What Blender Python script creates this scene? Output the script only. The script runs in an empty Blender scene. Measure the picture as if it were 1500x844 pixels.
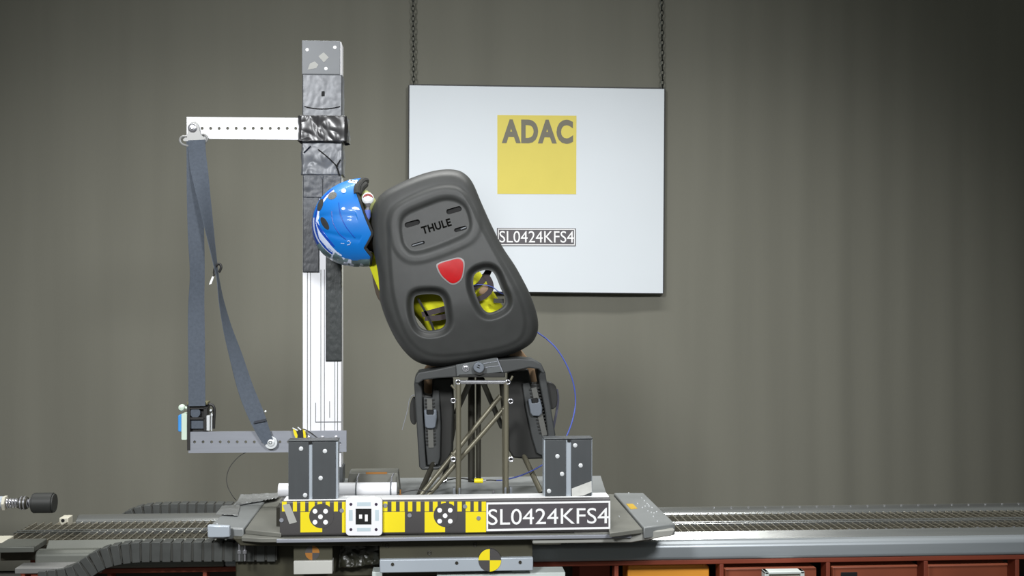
import bpy, bmesh, math, random
import numpy as np
from mathutils import Vector, Matrix, noise

# ------------------------------------------------------------------ camera, world, lights, exposure
scene = bpy.context.scene
COL = scene.collection
F = 1700.0                      # focal length in pixels of the 1500 x 844 frame
YAW = math.atan(110.0 / F)
CH = 1.35                       # camera height above the floor
cam = bpy.data.cameras.new('camera')
cam.sensor_width = 36.0
cam.lens = 36.0 * F / 1500.0
cam.clip_start = 0.05
camo = bpy.data.objects.new('camera', cam)
COL.objects.link(camo)
camo.location = (0, 0, CH)
camo.rotation_euler = (math.pi / 2, 0, -YAW)
scene.camera = camo

scene.view_settings.view_transform = 'Standard'
scene.view_settings.look = 'None'
scene.view_settings.gamma = 1.0
scene.view_settings.use_curve_mapping = False
scene.view_settings.exposure = 0.0

world = bpy.data.worlds.new('hall_air')
scene.world = world
world.use_nodes = True
bg = world.node_tree.nodes['Background']
bg.inputs[0].default_value = (0.93, 1.0, 0.96, 1)
bg.inputs[1].default_value = 0.14

def area_light(name, loc, target, size, power, color=(1, 1, 1), size_y=None, spread=180):
    l = bpy.data.lights.new(name, 'AREA')
    l.energy = power
    l.color = color
    l.size = size
    if size_y:
        l.shape = 'RECTANGLE'
        l.size_y = size_y
    l.spread = math.radians(spread)
    o = bpy.data.objects.new(name, l)
    COL.objects.link(o)
    o.location = loc
    d = Vector(target) - Vector(loc)
    o.rotation_euler = d.to_track_quat('-Z', 'Y').to_euler()
    return o
def spot_light(name, loc, target, angle, blend, power, color, radius):
    l = bpy.data.lights.new(name, 'SPOT')
    l.energy = power; l.color = color
    l.spot_size = math.radians(angle); l.spot_blend = blend
    l.shadow_soft_size = radius
    o = bpy.data.objects.new(name, l)
    COL.objects.link(o)
    o.location = loc
    o.rotation_euler = (Vector(target) - Vector(loc)).to_track_quat('-Z', 'Y').to_euler()
    return o
spot_light('flood_light', (-1.5, -0.4, 3.0), (-0.35, 5.5, 0.55), 62, 1.0, 720, (0.97, 0.985, 1.0), 0.35)
spot_light('flood_light', (1.3, -0.4, 3.0), (0.35, 5.5, 0.55), 58, 1.0, 540, (0.97, 0.985, 1.0), 0.35)
area_light('ceiling_light', (0.05, 3.95, 3.9), (0.05, 3.94, 0.6), 3.5, 62, (1.0, 1.0, 0.98), size_y=0.3, spread=100)

# ------------------------------------------------------------------ pixel <-> place
CA, SA = math.cos(YAW), math.sin(YAW)
def W(px, py, Y):
    """the point of the plane y = Y that stands at photo pixel (px, py)"""
    u = (px - 750.0) / F
    v = (422.0 - py) / F
    dx = CA * u + SA
    dy = -SA * u + CA
    t = Y / dy
    return Vector((dx * t, Y, CH + v * t))
def G(px, py, h):
    """the point of the level h below the lens that stands at photo pixel"""
    D = F * h / (py - 422.0)
    u = (px - 750.0) / F * D
    return Vector((D * SA + u * CA, D * CA - u * SA, CH - h))
def H(py, Y, px=640):
    return W(px, py, Y).z
def PX(px, Y):
    return W(px, 422, Y).x

# ------------------------------------------------------------------ materials
def S(r, g, b):
    f = lambda c: (c / 255 / 12.92) if c / 255 <= 0.04045 else ((c / 255 + 0.055) / 1.055) ** 2.4
    return (f(r), f(g), f(b), 1)
MATS = {}
def mat(name, col, rough=0.5, metal=0.0, var=0.08, vscale=8.0, bump=0.0, bscale=60.0, stretch=(1, 1, 1), spec=0.5, coat=0.0, rvar=0.0):
    if name in MATS:
        return MATS[name]
    m = bpy.data.materials.new(name)
    m.use_nodes = True
    nt = m.node_tree
    b = nt.nodes['Principled BSDF']
    b.inputs['Roughness'].default_value = rough
    b.inputs['Metallic'].default_value = metal
    b.inputs['Specular IOR Level'].default_value = spec
    b.inputs['Coat Weight'].default_value = coat
    tc = nt.nodes.new('ShaderNodeTexCoord')
    mp = nt.nodes.new('ShaderNodeMapping')
    mp.inputs['Scale'].default_value = stretch
    nt.links.new(tc.outputs['Object'], mp.inputs['Vector'])
    n = nt.nodes.new('ShaderNodeTexNoise')
    n.inputs['Scale'].default_value = vscale
    n.inputs['Detail'].default_value = 5
    nt.links.new(mp.outputs[0], n.inputs['Vector'])
    r = nt.nodes.new('ShaderNodeValToRGB')
    r.color_ramp.elements[0].position = 0.3
    r.color_ramp.elements[1].position = 0.7
    r.color_ramp.elements[0].color = tuple(c * (1 - var) for c in col[:3]) + (1,)
    r.color_ramp.elements[1].color = tuple(min(1, c * (1 + var)) for c in col[:3]) + (1,)
    nt.links.new(n.outputs['Fac'], r.inputs[0])
    nt.links.new(r.outputs[0], b.inputs['Base Color'])
    if rvar:
        mr = nt.nodes.new('ShaderNodeMapRange')
        mr.inputs[3].default_value = max(0.02, rough - rvar)
        mr.inputs[4].default_value = rough + rvar
        nt.links.new(n.outputs['Fac'], mr.inputs[0])
        nt.links.new(mr.outputs[0], b.inputs['Roughness'])
    if bump:
        n2 = nt.nodes.new('ShaderNodeTexNoise')
        n2.inputs['Scale'].default_value = bscale
        n2.inputs['Detail'].default_value = 4
        nt.links.new(mp.outputs[0], n2.inputs['Vector'])
        bp = nt.nodes.new('ShaderNodeBump')
        bp.inputs['Strength'].default_value = bump
        bp.inputs['Distance'].default_value = 0.004
        nt.links.new(n2.outputs['Fac'], bp.inputs['Height'])
        nt.links.new(bp.outputs[0], b.inputs['Normal'])
    MATS[name] = m
    return m

curtain_m = mat('curtain_cloth', S(120, 119, 109), 0.95, var=0.05, vscale=3.0, bump=0.15, bscale=500, stretch=(2.2, 1, 0.12), spec=0.1)
floor_m = mat('hall_floor', S(78, 76, 72), 0.7, var=0.15)
board_m = mat('sign_white', S(213, 219, 224), 0.55, var=0.015, vscale=2)
signy_m = mat('sign_yellow', S(216, 200, 90), 0.6, var=0.02)
signg_m = mat('sign_grey', S(112, 108, 92), 0.6, var=0.02)
edge_m = mat('sign_edge', S(70, 70, 70), 0.5)
plate_m = mat('plate_grey', S(78, 74, 78), 0.5, var=0.04)
white_m = mat('paint_white', S(235, 235, 238), 0.45, var=0.01)
letter_m = mat('letter_white', S(240, 240, 240), 0.5, var=0.01)
chain_m = mat('chain_steel', S(60, 62, 58), 0.4, 0.8)
alu_m = mat('white_aluminium', S(232, 232, 236), 0.4, 0.0, var=0.02, vscale=4, stretch=(8, 8, 1))
groove_m = mat('profile_groove', S(95, 98, 96), 0.6)
grey_metal = mat('grey_steel', S(132, 136, 142), 0.38, 0.35, var=0.06, vscale=12, bump=0.05)
plain_alu = mat('brushed_aluminium', S(150, 153, 161), 0.42, 0.3, var=0.05, vscale=6, stretch=(1, 1, 20))
dgrey_metal = mat('dark_anodised', S(70, 73, 75), 0.45, 0.05, var=0.05, vscale=14, stretch=(4, 4, 1))
strip_alu = mat('light_channel', S(172, 180, 188), 0.38, 0.15, var=0.03)
beam_m = mat('beam_steel', S(150, 156, 160), 0.4, 0.35, var=0.05, vscale=5, stretch=(0.3, 6, 6), rvar=0.06)
tape_s = mat('silver_tape', S(98, 100, 104), 0.4, 0.15, var=0.1, vscale=20, bump=0.12, bscale=45)
tape_b = mat('black_tape', S(50, 49, 50), 0.3, 0.1, var=0.15, vscale=20, spec=0.7)
tape_d = mat('charcoal_tape', S(70, 72, 76), 0.45, 0.1, var=0.12, vscale=12, bump=0.2, bscale=60, stretch=(3, 3, 1))
tape_dk = mat('dark_tape', S(44, 48, 48), 0.45, 0.1, var=0.12, vscale=12, bump=0.2, bscale=60, stretch=(3, 3, 1))
patch_m = mat('worn_patch', S(165, 165, 160), 0.6)
chrome_m = mat('bolt_steel', S(200, 200, 205), 0.22, 0.8, var=0.05)
boltw_m = mat('bolt_white', S(215, 218, 220), 0.4, 0.2, var=0.05)
black_m = mat('black_hole', S(14, 14, 14), 0.8)
belt_m = mat('belt_webbing', S(84, 91, 101), 0.75, var=0.1, vscale=120, bump=0.2, bscale=300, spec=0.25)
bracket_m = mat('belt_guide', S(142, 142, 140), 0.45, 0.2, var=0.05)
shell_m = mat('shell_plastic', S(57, 58, 57), 0.5, var=0.06, vscale=30, bump=0.12, bscale=900, spec=0.4)
dshell_m = mat('dark_plastic', S(22, 22, 19), 0.55, var=0.06, spec=0.5)
guard_m = mat('guard_plastic', S(54, 56, 56), 0.5, var=0.06, vscale=30)
bkl_m = mat('buckle_grey', S(98, 104, 112), 0.5, var=0.04)
logo_m = mat('logo_black', S(8, 8, 6), 0.9, spec=0.1)
red_m = mat('reflector_red', S(165, 4, 12), 0.4, var=0.05, vscale=90, spec=0.25)
redrim_m = mat('reflector_rim', S(125, 120, 120), 0.4)
suit_m = mat('yellow_suit', S(208, 208, 38), 0.75, var=0.08, vscale=25, bump=0.3, bscale=40, spec=0.2)
skin_m = mat('dummy_skin', S(132, 108, 84), 0.6, var=0.08, spec=0.3)
brownstrap_m = mat('strap_brown', S(50, 42, 44), 0.8)
hblue_m = mat('helmet_blue', S(2, 106, 188), 0.5, var=0.05, vscale=10, coat=0.08, spec=0.4)
hdark_m = mat('helmet_dark_blue', S(20, 70, 170), 0.25, coat=0.5)
hwhite_m = mat('helmet_white', S(205, 215, 240), 0.25, coat=0.5)
hgrey_m = mat('helmet_camouflage', S(92, 116, 122), 0.35, var=0.5, vscale=38)
foam_m = mat('helmet_foam', S(40, 40, 38), 0.9, bump=0.3, bscale=200)
tube_m = mat('steel_tube', S(108, 104, 88), 0.4, 0.3, var=0.15, vscale=10, stretch=(1, 1, 0.4))
dtube_m = mat('dark_tube', S(52, 50, 42), 0.5, 0.3, var=0.15)
sled_m = mat('sled_plate', S(128, 131, 131), 0.42, 0.15, var=0.1, vscale=7, bump=0.06, bscale=80, rvar=0.08)
sledd_m = mat('sled_mid_plate', S(112, 112, 105), 0.5, 0.12, var=0.12, vscale=9, rvar=0.08)
under_m = mat('sled_under', S(58, 56, 42), 0.55, 0.2, var=0.25, vscale=16)
olive_m = mat('olive_plate', S(66, 64, 50), 0.55, 0.2, var=0.1)
yel_m = mat('marker_yellow', S(235, 215, 30), 0.42, var=0.03)
mblack_m = mat('marker_grey', S(74, 72, 72), 0.4, var=0.04)
orange_m = mat('marker_orange', S(150, 98, 34), 0.6, var=0.05)
rail_m = mat('rail_steel', S(185, 187, 185), 0.24, 0.9, var=0.08, vscale=5, stretch=(0.3, 6, 6), bump=0.03, rvar=0.08)
grid_m = mat('track_dark', S(84, 81, 70), 0.55, 0.4, var=0.2, vscale=20)
gridl_m = mat('grate_bar', S(165, 160, 146), 0.35, 0.7, var=0.1)
rust_m = mat('red_oxide_paint', S(128, 56, 34), 0.6, var=0.12, vscale=6)
rustb_m = mat('red_brown_board', S(138, 70, 44), 0.6, var=0.12, vscale=6)
obox_m = mat('orange_plastic', S(222, 150, 50), 0.45, var=0.04)
rubber_m = mat('black_rubber', S(44, 45, 43), 0.55, var=0.06, spec=0.4)
chainp_m = mat('drag_chain_plastic', S(62, 64, 62), 0.55, var=0.12, vscale=30)
cable_m = mat('cable_black', S(34, 33, 32), 0.5)
bcable_m = mat('cable_blue', S(72, 88, 168), 0.45)
cream_m = mat('cream_block', S(196, 192, 176), 0.5, var=0.05)
lblue_m = mat('cover_blue', S(70, 150, 225), 0.35, var=0.1)
mint_m = mat('cover_pale', S(205, 222, 205), 0.4, var=0.04)
olivel_m = mat('olive_metal', S(120, 116, 86), 0.45, 0.3)
whbox_m = mat('white_tray', S(200, 208, 204), 0.4, var=0.04)

# ------------------------------------------------------------------ mesh helpers
def chain_loc(parent):
    v = Vector((0, 0, 0))
    while parent is not None:
        v += parent.location
        parent = parent.parent
    return v

class MB:
    def __init__(s):
        s.v = []; s.f = []; s.mi = []; s.cur = 0
    def add(s, vs, fs):
        o = len(s.v)
        s.v += [Vector(v) for v in vs]
        for f in fs:
            s.f.append([i + o for i in f]); s.mi.append(s.cur)
        return s
    def box(s, x0, x1, y0, y1, z0, z1):
        if x0 > x1: x0, x1 = x1, x0
        if y0 > y1: y0, y1 = y1, y0
        if z0 > z1: z0, z1 = z1, z0
        return s.add([(x0, y0, z0), (x1, y0, z0), (x1, y1, z0), (x0, y1, z0), (x0, y0, z1), (x1, y0, z1), (x1, y1, z1), (x0, y1, z1)],
                     [(0, 3, 2, 1), (4, 5, 6, 7), (0, 1, 5, 4), (1, 2, 6, 5), (2, 3, 7, 6), (3, 0, 4, 7)])
    def pbox(s, a, b, c, d, y0, y1):
        """box whose front face (plane y0) spans pixels x a..c, y b..d"""
        m = (a + c) / 2
        return s.box(PX(a, y0), PX(c, y0), y0, y1, W(m, d, y0).z, W(m, b, y0).z)
    def loops(s, rings, closed=True, cap=True):
        n = len(rings[0])
        vs = [v for r in rings for v in r]
        fs = []
        for i in range(len(rings) - 1):
            for j in range(n if closed else n - 1):
                k = (j + 1) % n
                fs.append((i * n + j, i * n + k, (i + 1) * n + k, (i + 1) * n + j))
        if cap:
            fs.append(tuple(range(n))[::-1])
            fs.append(tuple(range((len(rings) - 1) * n, len(rings) * n)))
        return s.add(vs, fs)
    def prism(s, pts, vec):
        vec = Vector(vec)
        return s.loops([[Vector(p) for p in pts], [Vector(p) + vec for p in pts]])
    def pprism(s, pix, y0, y1, vertical_edges=False):
        return s.prism([W(a, b, y0) for a, b in pix], (0, y1 - y0, 0))
    def tube(s, path, r, n=12, cap=True, flat=None):
        path = [Vector(p) for p in path]
        rad = r if isinstance(r, (list, tuple)) else [r] * len(path)
        rings = []
        prev = None
        for i, p in enumerate(path):
            a = path[max(i - 1, 0)]; b = path[min(i + 1, len(path) - 1)]
            t = (b - a).normalized()
            if prev is None:
                up = Vector((0, 0, 1)) if abs(t.z) < 0.9 else Vector((0, 1, 0))
                x = t.cross(up).normalized()
            else:
                x = (prev - t * prev.dot(t)).normalized()
            prev = x
            y = t.cross(x)
            rings.append([p + (x * math.cos(2 * math.pi * k / n) + y * math.sin(2 * math.pi * k / n)) * rad[i] for k in range(n)])
        return s.loops(rings, cap=cap)
    def ring(s, c, axis, R, r, n=24, m=8):
        axis = Vector(axis).normalized()
        u = axis.orthogonal().normalized(); w = axis.cross(u)
        vs = []; fs = []
        for i in range(n):
            a = 2 * math.pi * i / n
            d = u * math.cos(a) + w * math.sin(a)
            for j in range(m):
                b = 2 * math.pi * j / m
                vs.append(Vector(c) + d * (R + r * math.cos(b)) + axis * (r * math.sin(b)))
        for i in range(n):
            for j in range(m):
                fs.append((i * m + j, ((i + 1) % n) * m + j, ((i + 1) % n) * m + (j + 1) % m, i * m + (j + 1) % m))
        return s.add(vs, fs)
    def disc(s, c, axis, r, h, n=20, dome=0.0):
        """short cylinder from c along axis"""
        c = Vector(c); axis = Vector(axis).normalized()
        if dome:
            return s.tube([c, c + axis * h * 0.6, c + axis * h * 0.9, c + axis * h], [r, r, r * 0.8, r * 0.45], n)
        return s.tube([c, c + axis * h], r, n)
    def ball(s, c, r, n=16, m=10, M=None):
        rings = []
        for i in range(m + 1):
            t = math.pi * (0.02 + 0.96 * i / m)
            ring = []
            for j in range(n):
                a = 2 * math.pi * j / n
                d = Vector((math.sin(t) * math.cos(a), math.sin(t) * math.sin(a), math.cos(t)))
                d = Vector((d.x * r[0], d.y * r[1], d.z * r[2])) if isinstance(r, (tuple, list)) else d * r
                if M: d = M @ d
                ring.append(Vector(c) + d)
            rings.append(ring)
        return s.loops(rings)
    def ribbon(s, path, widths, wdirs, th):
        """strap: path points, half widths, width directions, thickness along y"""
        rings = []
        for i, p in enumerate(path):
            p = Vector(p); d = Vector(wdirs[i]).normalized() * widths[i]
            a = Vector(path[max(i - 1, 0)]); b = Vector(path[min(i + 1, len(path) - 1)])
            t = (b - a).normalized()
            nrm = t.cross(d.normalized()).normalized() * th / 2
            rings.append([p - d - nrm, p + d - nrm, p + d + nrm, p - d + nrm])
        return s.loops(rings)
    def pieces(s, name, m, parent=None, **kw):
        """each separate piece of the collected shapes as an object of its own"""
        par = list(range(len(s.v)))
        def find(i):
            while par[i] != i:
                par[i] = par[par[i]]; i = par[i]
            return i
        for f in s.f:
            a = find(f[0])
            for i in f[1:]: par[find(i)] = a
        groups = {}
        for f in s.f: groups.setdefault(find(f[0]), []).append(f)
        out = []
        for fs in groups.values():
            ids = sorted({i for f in fs for i in f}); ix = {i: k for k, i in enumerate(ids)}
            q = MB(); q.add([s.v[i] for i in ids], [[ix[i] for i in f] for f in fs])
            out.append(q.build(name, m, parent, **kw))
        return out
    def build(s, name, m, parent=None, smooth=35, bevel=0.0, segs=2):
        me = bpy.data.meshes.new(name)
        off = chain_loc(parent)
        me.from_pydata([tuple(v - off) for v in s.v], [], s.f)
        ms = m if isinstance(m, (list, tuple)) else [m]
        for x in ms: me.materials.append(x)
        me.polygons.foreach_set('material_index', s.mi)
        me.validate()
        bm = bmesh.new(); bm.from_mesh(me)
        bmesh.ops.recalc_face_normals(bm, faces=bm.faces)
        bm.to_mesh(me); bm.free()
        if smooth:
            me.polygons.foreach_set('use_smooth', [True] * len(me.polygons))
            me.set_sharp_from_angle(angle=math.radians(smooth))
        o = bpy.data.objects.new(name, me)
        COL.objects.link(o)
        o.parent = parent
        if bevel:
            b = o.modifiers.new('bevel', 'BEVEL')
            b.width = bevel; b.segments = segs; b.limit_method = 'ANGLE'
            b.angle_limit = math.radians(40)
            b.harden_normals = False
        return o

def tag(o, label, cat, group=None):
    o['label'] = label; o['category'] = cat
    if group: o['group'] = group
    return o
def thing(name, label, cat, loc, group=None):
    o = bpy.data.objects.new(name, None)
    o.empty_display_size = 0.05
    COL.objects.link(o)
    o.location = loc
    return tag(o, label, cat, group)
def struct(o):
    o['kind'] = 'structure'
    return o
def spline(pts, n=8, closed=False):
    """Catmull-Rom through pts (tuples or vectors)"""
    P = [Vector(p) for p in pts]
    N = len(P); out = []
    for i in range(N if closed else N - 1):
        if closed:
            a, b, c, d = P[(i - 1) % N], P[i], P[(i + 1) % N], P[(i + 2) % N]
        else:
            a, b, c, d = P[max(i - 1, 0)], P[i], P[i + 1], P[min(i + 2, N - 1)]
        for k in range(n):
            t = k / n
            out.append(0.5 * ((2 * b) + (c - a) * t + (2 * a - 5 * b + 4 * c - d) * t * t + (3 * b - 3 * c + d - a) * t ** 3))
    if not closed: out.append(P[-1])
    return out
def sp2(pts, n=6):
    return [(v.x, v.y) for v in spline([(a, b, 0) for a, b in pts], n, True)]

def text_mesh(txt, fit, bold=0.0, ex=0.0):
    """text as vertices scaled into the unit box fit = (width, height); returns verts, faces, lying in xz"""
    cu = bpy.data.curves.new('txt', 'FONT')
    cu.body = txt
    cu.size = 1.0
    cu.offset = bold
    cu.space_character = 1.0 + bold * 2.4
    cu.extrude = 0.05
    cu.resolution_u = 4
    o = bpy.data.objects.new('txt', cu)
    COL.objects.link(o)
    dg = bpy.context.evaluated_depsgraph_get()
    me = bpy.data.meshes.new_from_object(o.evaluated_get(dg))
    vs = [v.co.copy() for v in me.vertices]
    fs = [tuple(p.vertices) for p in me.polygons]
    bpy.data.objects.remove(o); bpy.data.curves.remove(cu); bpy.data.meshes.remove(me)
    x0 = min(v.x for v in vs); x1 = max(v.x for v in vs); y0 = min(v.y for v in vs); y1 = max(v.y for v in vs)
    out = []
    for v in vs:
        out.append(((v.x - x0) / (x1 - x0) * fit[0], (v.y - y0) / (y1 - y0) * fit[1], 1.0 if v.z > 0 else 0.0))
    return out, fs
def text_on(name, txt, px0, py0, px1, py1, Y, m, parent, bold=0.0, th=0.001, dy=0.0):
    a = W(px0, py1, Y); b = W(px1, py1, Y); c = W((px0 + px1) / 2, py0, Y)
    vs, fs = text_mesh(txt, (b.x - a.x, c.z - (a.z + b.z) / 2), bold)
    mb = MB()
    mb.add([(a.x + x, Y - th * s + dy, (a.z + b.z) / 2 + y) for x, y, s in vs], fs)
    return mb.build(name, m, parent, smooth=0)

# ================================================================== THE HALL
mb = MB(); mb.box(-5, 6, -1.5, 6.6, -0.05, 0)
struct(mb.build('floor', floor_m))
mb = MB(); mb.box(-5, 6, 6.35, 6.5, 0, 4.2)
struct(mb.build('wall_back', mat('hall_wall', S(90, 90, 84), 0.8)))

# curtain: hanging folds
def curtain_y(x, z):
    v = 0.012 * math.sin(x * 9.0 + 0.6 * math.sin(x * 2.3) + 0.15 * z) + 0.008 * math.sin(x * 21 + 1.3 + math.sin(x * 3.1))
    v += 0.02 * math.sin(x * 3.2 + 0.8) * (0.6 + 0.4 * math.sin(z * 0.8))
    if x > 1.3:
        v += 0.012 * math.sin(x * 34 + math.sin(z * 1.1) * 0.5) * min(1, (x - 1.3) / 0.6)
    return 5.615 + v * (0.22 if x < 1.3 else 0.22 + 0.18 * min(1, (x - 1.3) / 0.6))
mb = MB()
nx, nz = 620, 14
vs = []; fs = []
for j in range(nz + 1):
    for i in range(nx + 1):
        x = -4.2 + 9.0 * i / nx; z = 0.015 + 3.35 * j / nz
        vs.append((x, curtain_y(x, z), z))
for j in range(nz):
    for i in range(nx):
        a = j * (nx + 1) + i
        fs.append((a, a + 1, a + nx + 2, a + nx + 1))
mb.add(vs, fs)
c = mb.build('curtain', curtain_m, smooth=180)
so = c.modifiers.new('thick', 'SOLIDIFY'); so.thickness = 0.003
tag(c, 'wide grey backdrop curtain hanging in soft folds behind everything', 'curtain')
mb = MB(); mb.tube([(-4.3, 5.66, 3.42), (4.9, 5.66, 3.42)], 0.03, 12)
for x in (-4.2, 0.3, 4.8):
    mb.box(x - 0.02, x + 0.02, 5.66, 6.36, 3.41, 3.43)
tag(mb.build('curtain_rail', chain_m), 'steel rail that the grey backdrop curtain hangs from', 'rail')

# ------------------------------------------------------------------ hanging sign
SY = 5.55
sign = thing('hanging_sign', 'large white board with yellow square logo hanging on two chains', 'sign', W(786, 430, SY))
mb = MB()
corners = [(600, 125), (973, 130.5), (971, 429.5), (598.5, 426)]
mb.pprism(corners, SY, SY + 0.018)
mb.build('board', board_m, sign)
mb = MB()
for (a, b), (c_, d) in ((corners[1], corners[2]), (corners[2], corners[3]), (corners[3], corners[0]), (corners[0], corners[1])):
    mb.tube([W(a, b, SY + 0.009), W(c_, d, SY + 0.009)], 0.0065, 8)
mb.build('edge_trim', edge_m, sign)
mb = MB(); mb.pprism([(728.5, 168.5), (844.5, 169.5), (844, 284.5), (728.5, 284)], SY - 0.0012, SY)
mb.build('yellow_square', signy_m, sign)
text_on('logo_lettering', 'ADAC', 735, 175, 839.5, 210.5, SY - 0.0012, signg_m, sign, bold=0.045)
mb = MB(); mb.pprism([(728, 334), (843.5, 334.5), (843.5, 360.5), (728, 360)], SY - 0.003, SY)
pl = mb.build('number_plate', plate_m, sign)
mb = MB()
for a, b, c_, d in ((729.5, 335.3, 842, 336.6), (729.5, 358, 842, 359.3), (729.5, 336.7, 730.6, 357.9), (840.9, 336.7, 842, 357.9)):
    mb.pbox(a, b, c_, d, SY - 0.0038, SY - 0.003)
mb.pieces('plate_border', letter_m, pl)
text_on('plate_lettering', 'SL0424KFS4', 731.5, 338.5, 840.5, 355.5, SY - 0.003, letter_m, pl, bold=0.0)
for cx0, cx1, side in ((606, 603.5, 'left'), (970.5, 967.5, 'right')):
    bot = W(cx0, 127 if side == 'left' else 132, SY + 0.01)
    top = W(cx1, -140, SY + 0.01)
    top.z = 3.37
    mb = MB()
    n = 44
    d = (top - bot)
    L = d.length / n
    for i in range(n):
        c_ = bot + d * ((i + 0.5) / n)
        dd = d.normalized()
        sx = Vector((1, 0, 0)) if i % 2 else Vector((0, 1, 0))
        pts = []
        for k in range(12):
            a = 2 * math.pi * k / 12
            pts.append(c_ + dd * math.sin(a) * L * 0.68 + sx * math.cos(a) * 0.0065)
        pts.append(pts[0])
        mb.tube(pts, 0.0021, 5, cap=False)
    # hook over a crossbar
    ch = mb.build('chain', chain_m)
    tag(ch, 'thin steel chain holding the %s upper corner of the white sign' % side, 'chain')
mb = MB()
xa = PX(540, SY); xb = PX(1040, SY)
mb.tube([(xa, SY + 0.01, 3.385), (xb, SY + 0.01, 3.385)], 0.02, 10)
for x in (xa + 0.05, xb - 0.05):
    mb.box(x - 0.015, x + 0.015, SY + 0.01, 5.64, 3.385, 3.40)
tag(mb.build('crossbar', chain_m), 'steel crossbar the two sign chains hang from', 'bar')

# ================================================================== THE TRACK
YF, YB = 3.62, 3.90
hg = (783 - 422) / F * 3.62           # level of the grating below the lens
ZG = CH - hg
XR = 3.4
XL = G(8, 790, hg + 0.003).x
track = thing('test_track', 'long steel slide track with grated top running left to right under the sled', 'track', (0.5, 3.7, 0))
mb = MB(); mb.box(XL, XR, YF - 0.005, YB + 0.005, ZG - 0.06, ZG - 0.012)
mb.build('track_bed', grid_m, track, bevel=0.003)
mb = MB()
x = XL + 0.01
while x < XR:
    mb.box(x, x + 0.0035, YF, YB, ZG - 0.012, ZG)
    x += 0.0245
g = mb.build('grating', gridl_m, track)
mb = MB()
for y in (3.655, 3.69, 3.79, 3.825, 3.86):
    mb.box(XL, XR, y, y + 0.003, ZG - 0.012, ZG - 0.001)
mb.pieces('grating_rod', grid_m, track)
mb = MB()
for y in (3.725, 3.752):
    mb.box(XL + 0.0, XR, y, y + 0.008, ZG - 0.008, ZG + 0.004)
mb.pieces('centre_rail', rail_m, track, bevel=0.002)
# back rail: tall rounded bar
def rail_profile(pts, x0, x1, name, m, parent, bev=0.004):
    mb = MB(); mb.prism([(x0, y, z) for y, z in pts], (x1 - x0, 0, 0))
    return mb.build(name, m, parent, bevel=bev, segs=3)
xbl = W(113, 422, 3.93).x
zt = H(749, 3.93)
rail_profile([(3.905, ZG - 0.05), (3.905, H(757.5, 3.905)), (3.932, zt), (3.955, zt), (3.965, zt - 0.01), (3.965, ZG - 0.05)], xbl, XR, 'back_rail', rail_m, track)
# front rail with groove
z1 = H(790, 3.52); z3 = H(799, 3.50); z4 = H(825, 3.50)
XF0 = W(52, 422, 3.5).x
XM = PX(330, 3.5)
dimlit_m = mat('dimlit_steel', S(92, 94, 88), 0.5, 0.3, var=0.12, vscale=6)  # weaker light at the left track end, put into a darker steel colour
for xa_, xb_, mm_ in ((XM, XR, rail_m), (XF0, XM - 0.001, dimlit_m)):
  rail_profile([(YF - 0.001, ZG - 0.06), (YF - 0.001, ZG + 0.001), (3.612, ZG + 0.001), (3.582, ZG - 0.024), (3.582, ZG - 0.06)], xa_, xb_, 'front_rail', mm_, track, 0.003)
for xa_, xb_, mm_ in ((XM, XR, beam_m), (XF0, XM - 0.001, dimlit_m)):
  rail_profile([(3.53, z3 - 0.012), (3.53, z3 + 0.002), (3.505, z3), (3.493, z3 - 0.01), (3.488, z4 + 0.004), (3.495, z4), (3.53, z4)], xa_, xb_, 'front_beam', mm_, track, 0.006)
mb = MB()
x = 0.95
while x < XR:
    mb.disc((x, 3.616, ZG + 0.0), (0, 0, 1), 0.004, 0.003, 10)
    mb.disc((x, 3.935, zt - 0.001), (0, 0, 1), 0.004, 0.003, 10)
    x += 0.06
mb.pieces('rail_bolt', chrome_m, track)
# left end of track: thinner stepped blocks
mb = MB(); mb.box(XL + 0.005, PX(50, 3.5), 3.50, YF - 0.006, H(801, 3.5), H(793, 3.5))
mb.build('end_plate', dimlit_m, track, bevel=0.002)
mb = MB(); mb.box(PX(36, 3.5), PX(160, 3.5), 3.42, 3.49, H(828, 3.45), H(820, 3.45))
mb.build('foot_plate', mat('foot_steel', S(120, 120, 118), 0.5, 0.2), track, bevel=0.002)
# supporting legs under the bed down to the floor
for k, xx in enumerate((-1.2, -0.35, 0.5, 1.45, 2.4, 3.3)):
    mb = MB(); mb.box(xx - 0.05, xx + 0.05, 3.66, 3.86, 0, ZG - 0.06)
    mb.build('leg', rust_m, track, bevel=0.003)
mb = MB(); mb.box(PX(30, 3.5), XR, 3.84, 3.88, ZG - 0.20, ZG - 0.06)
mb.build('under_beam', dtube_m, track)

# red-brown rack below the track
RY = 3.50
rz0 = H(824.5, RY); rz1 = H(832.5, RY)
rack = thing('storage_rack', 'red-brown steel rack with open bays beneath the track', 'rack', (0.6, 3.55, 0))
mb = MB(); mb.box(PX(30, RY), XR, RY - 0.004, RY + 0.055, rz1, rz0 - 0.002)
mb.build('top_beam', rust_m, rack, bevel=0.002)
for p in (34, 160, 300, 903, 1057, 1213, 1356, 1490, 1640):
    mb = MB(); mb.box(PX(p - 3, RY), PX(p + 3, RY), RY - 0.002, RY + 0.05, 0, rz1)
    mb.build('upright', rust_m, rack, bevel=0.002)
mb = MB(); mb.box(PX(34, RY), XR, 3.95, 3.97, 0.0, ZG - 0.1)
mb.build('back_panel', dtube_m, rack)
mb = MB(); mb.box(PX(34, RY), XR, RY + 0.05, 3.65, 0.18, 0.2)
mb.build('shelf', rust_m, rack)
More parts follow.
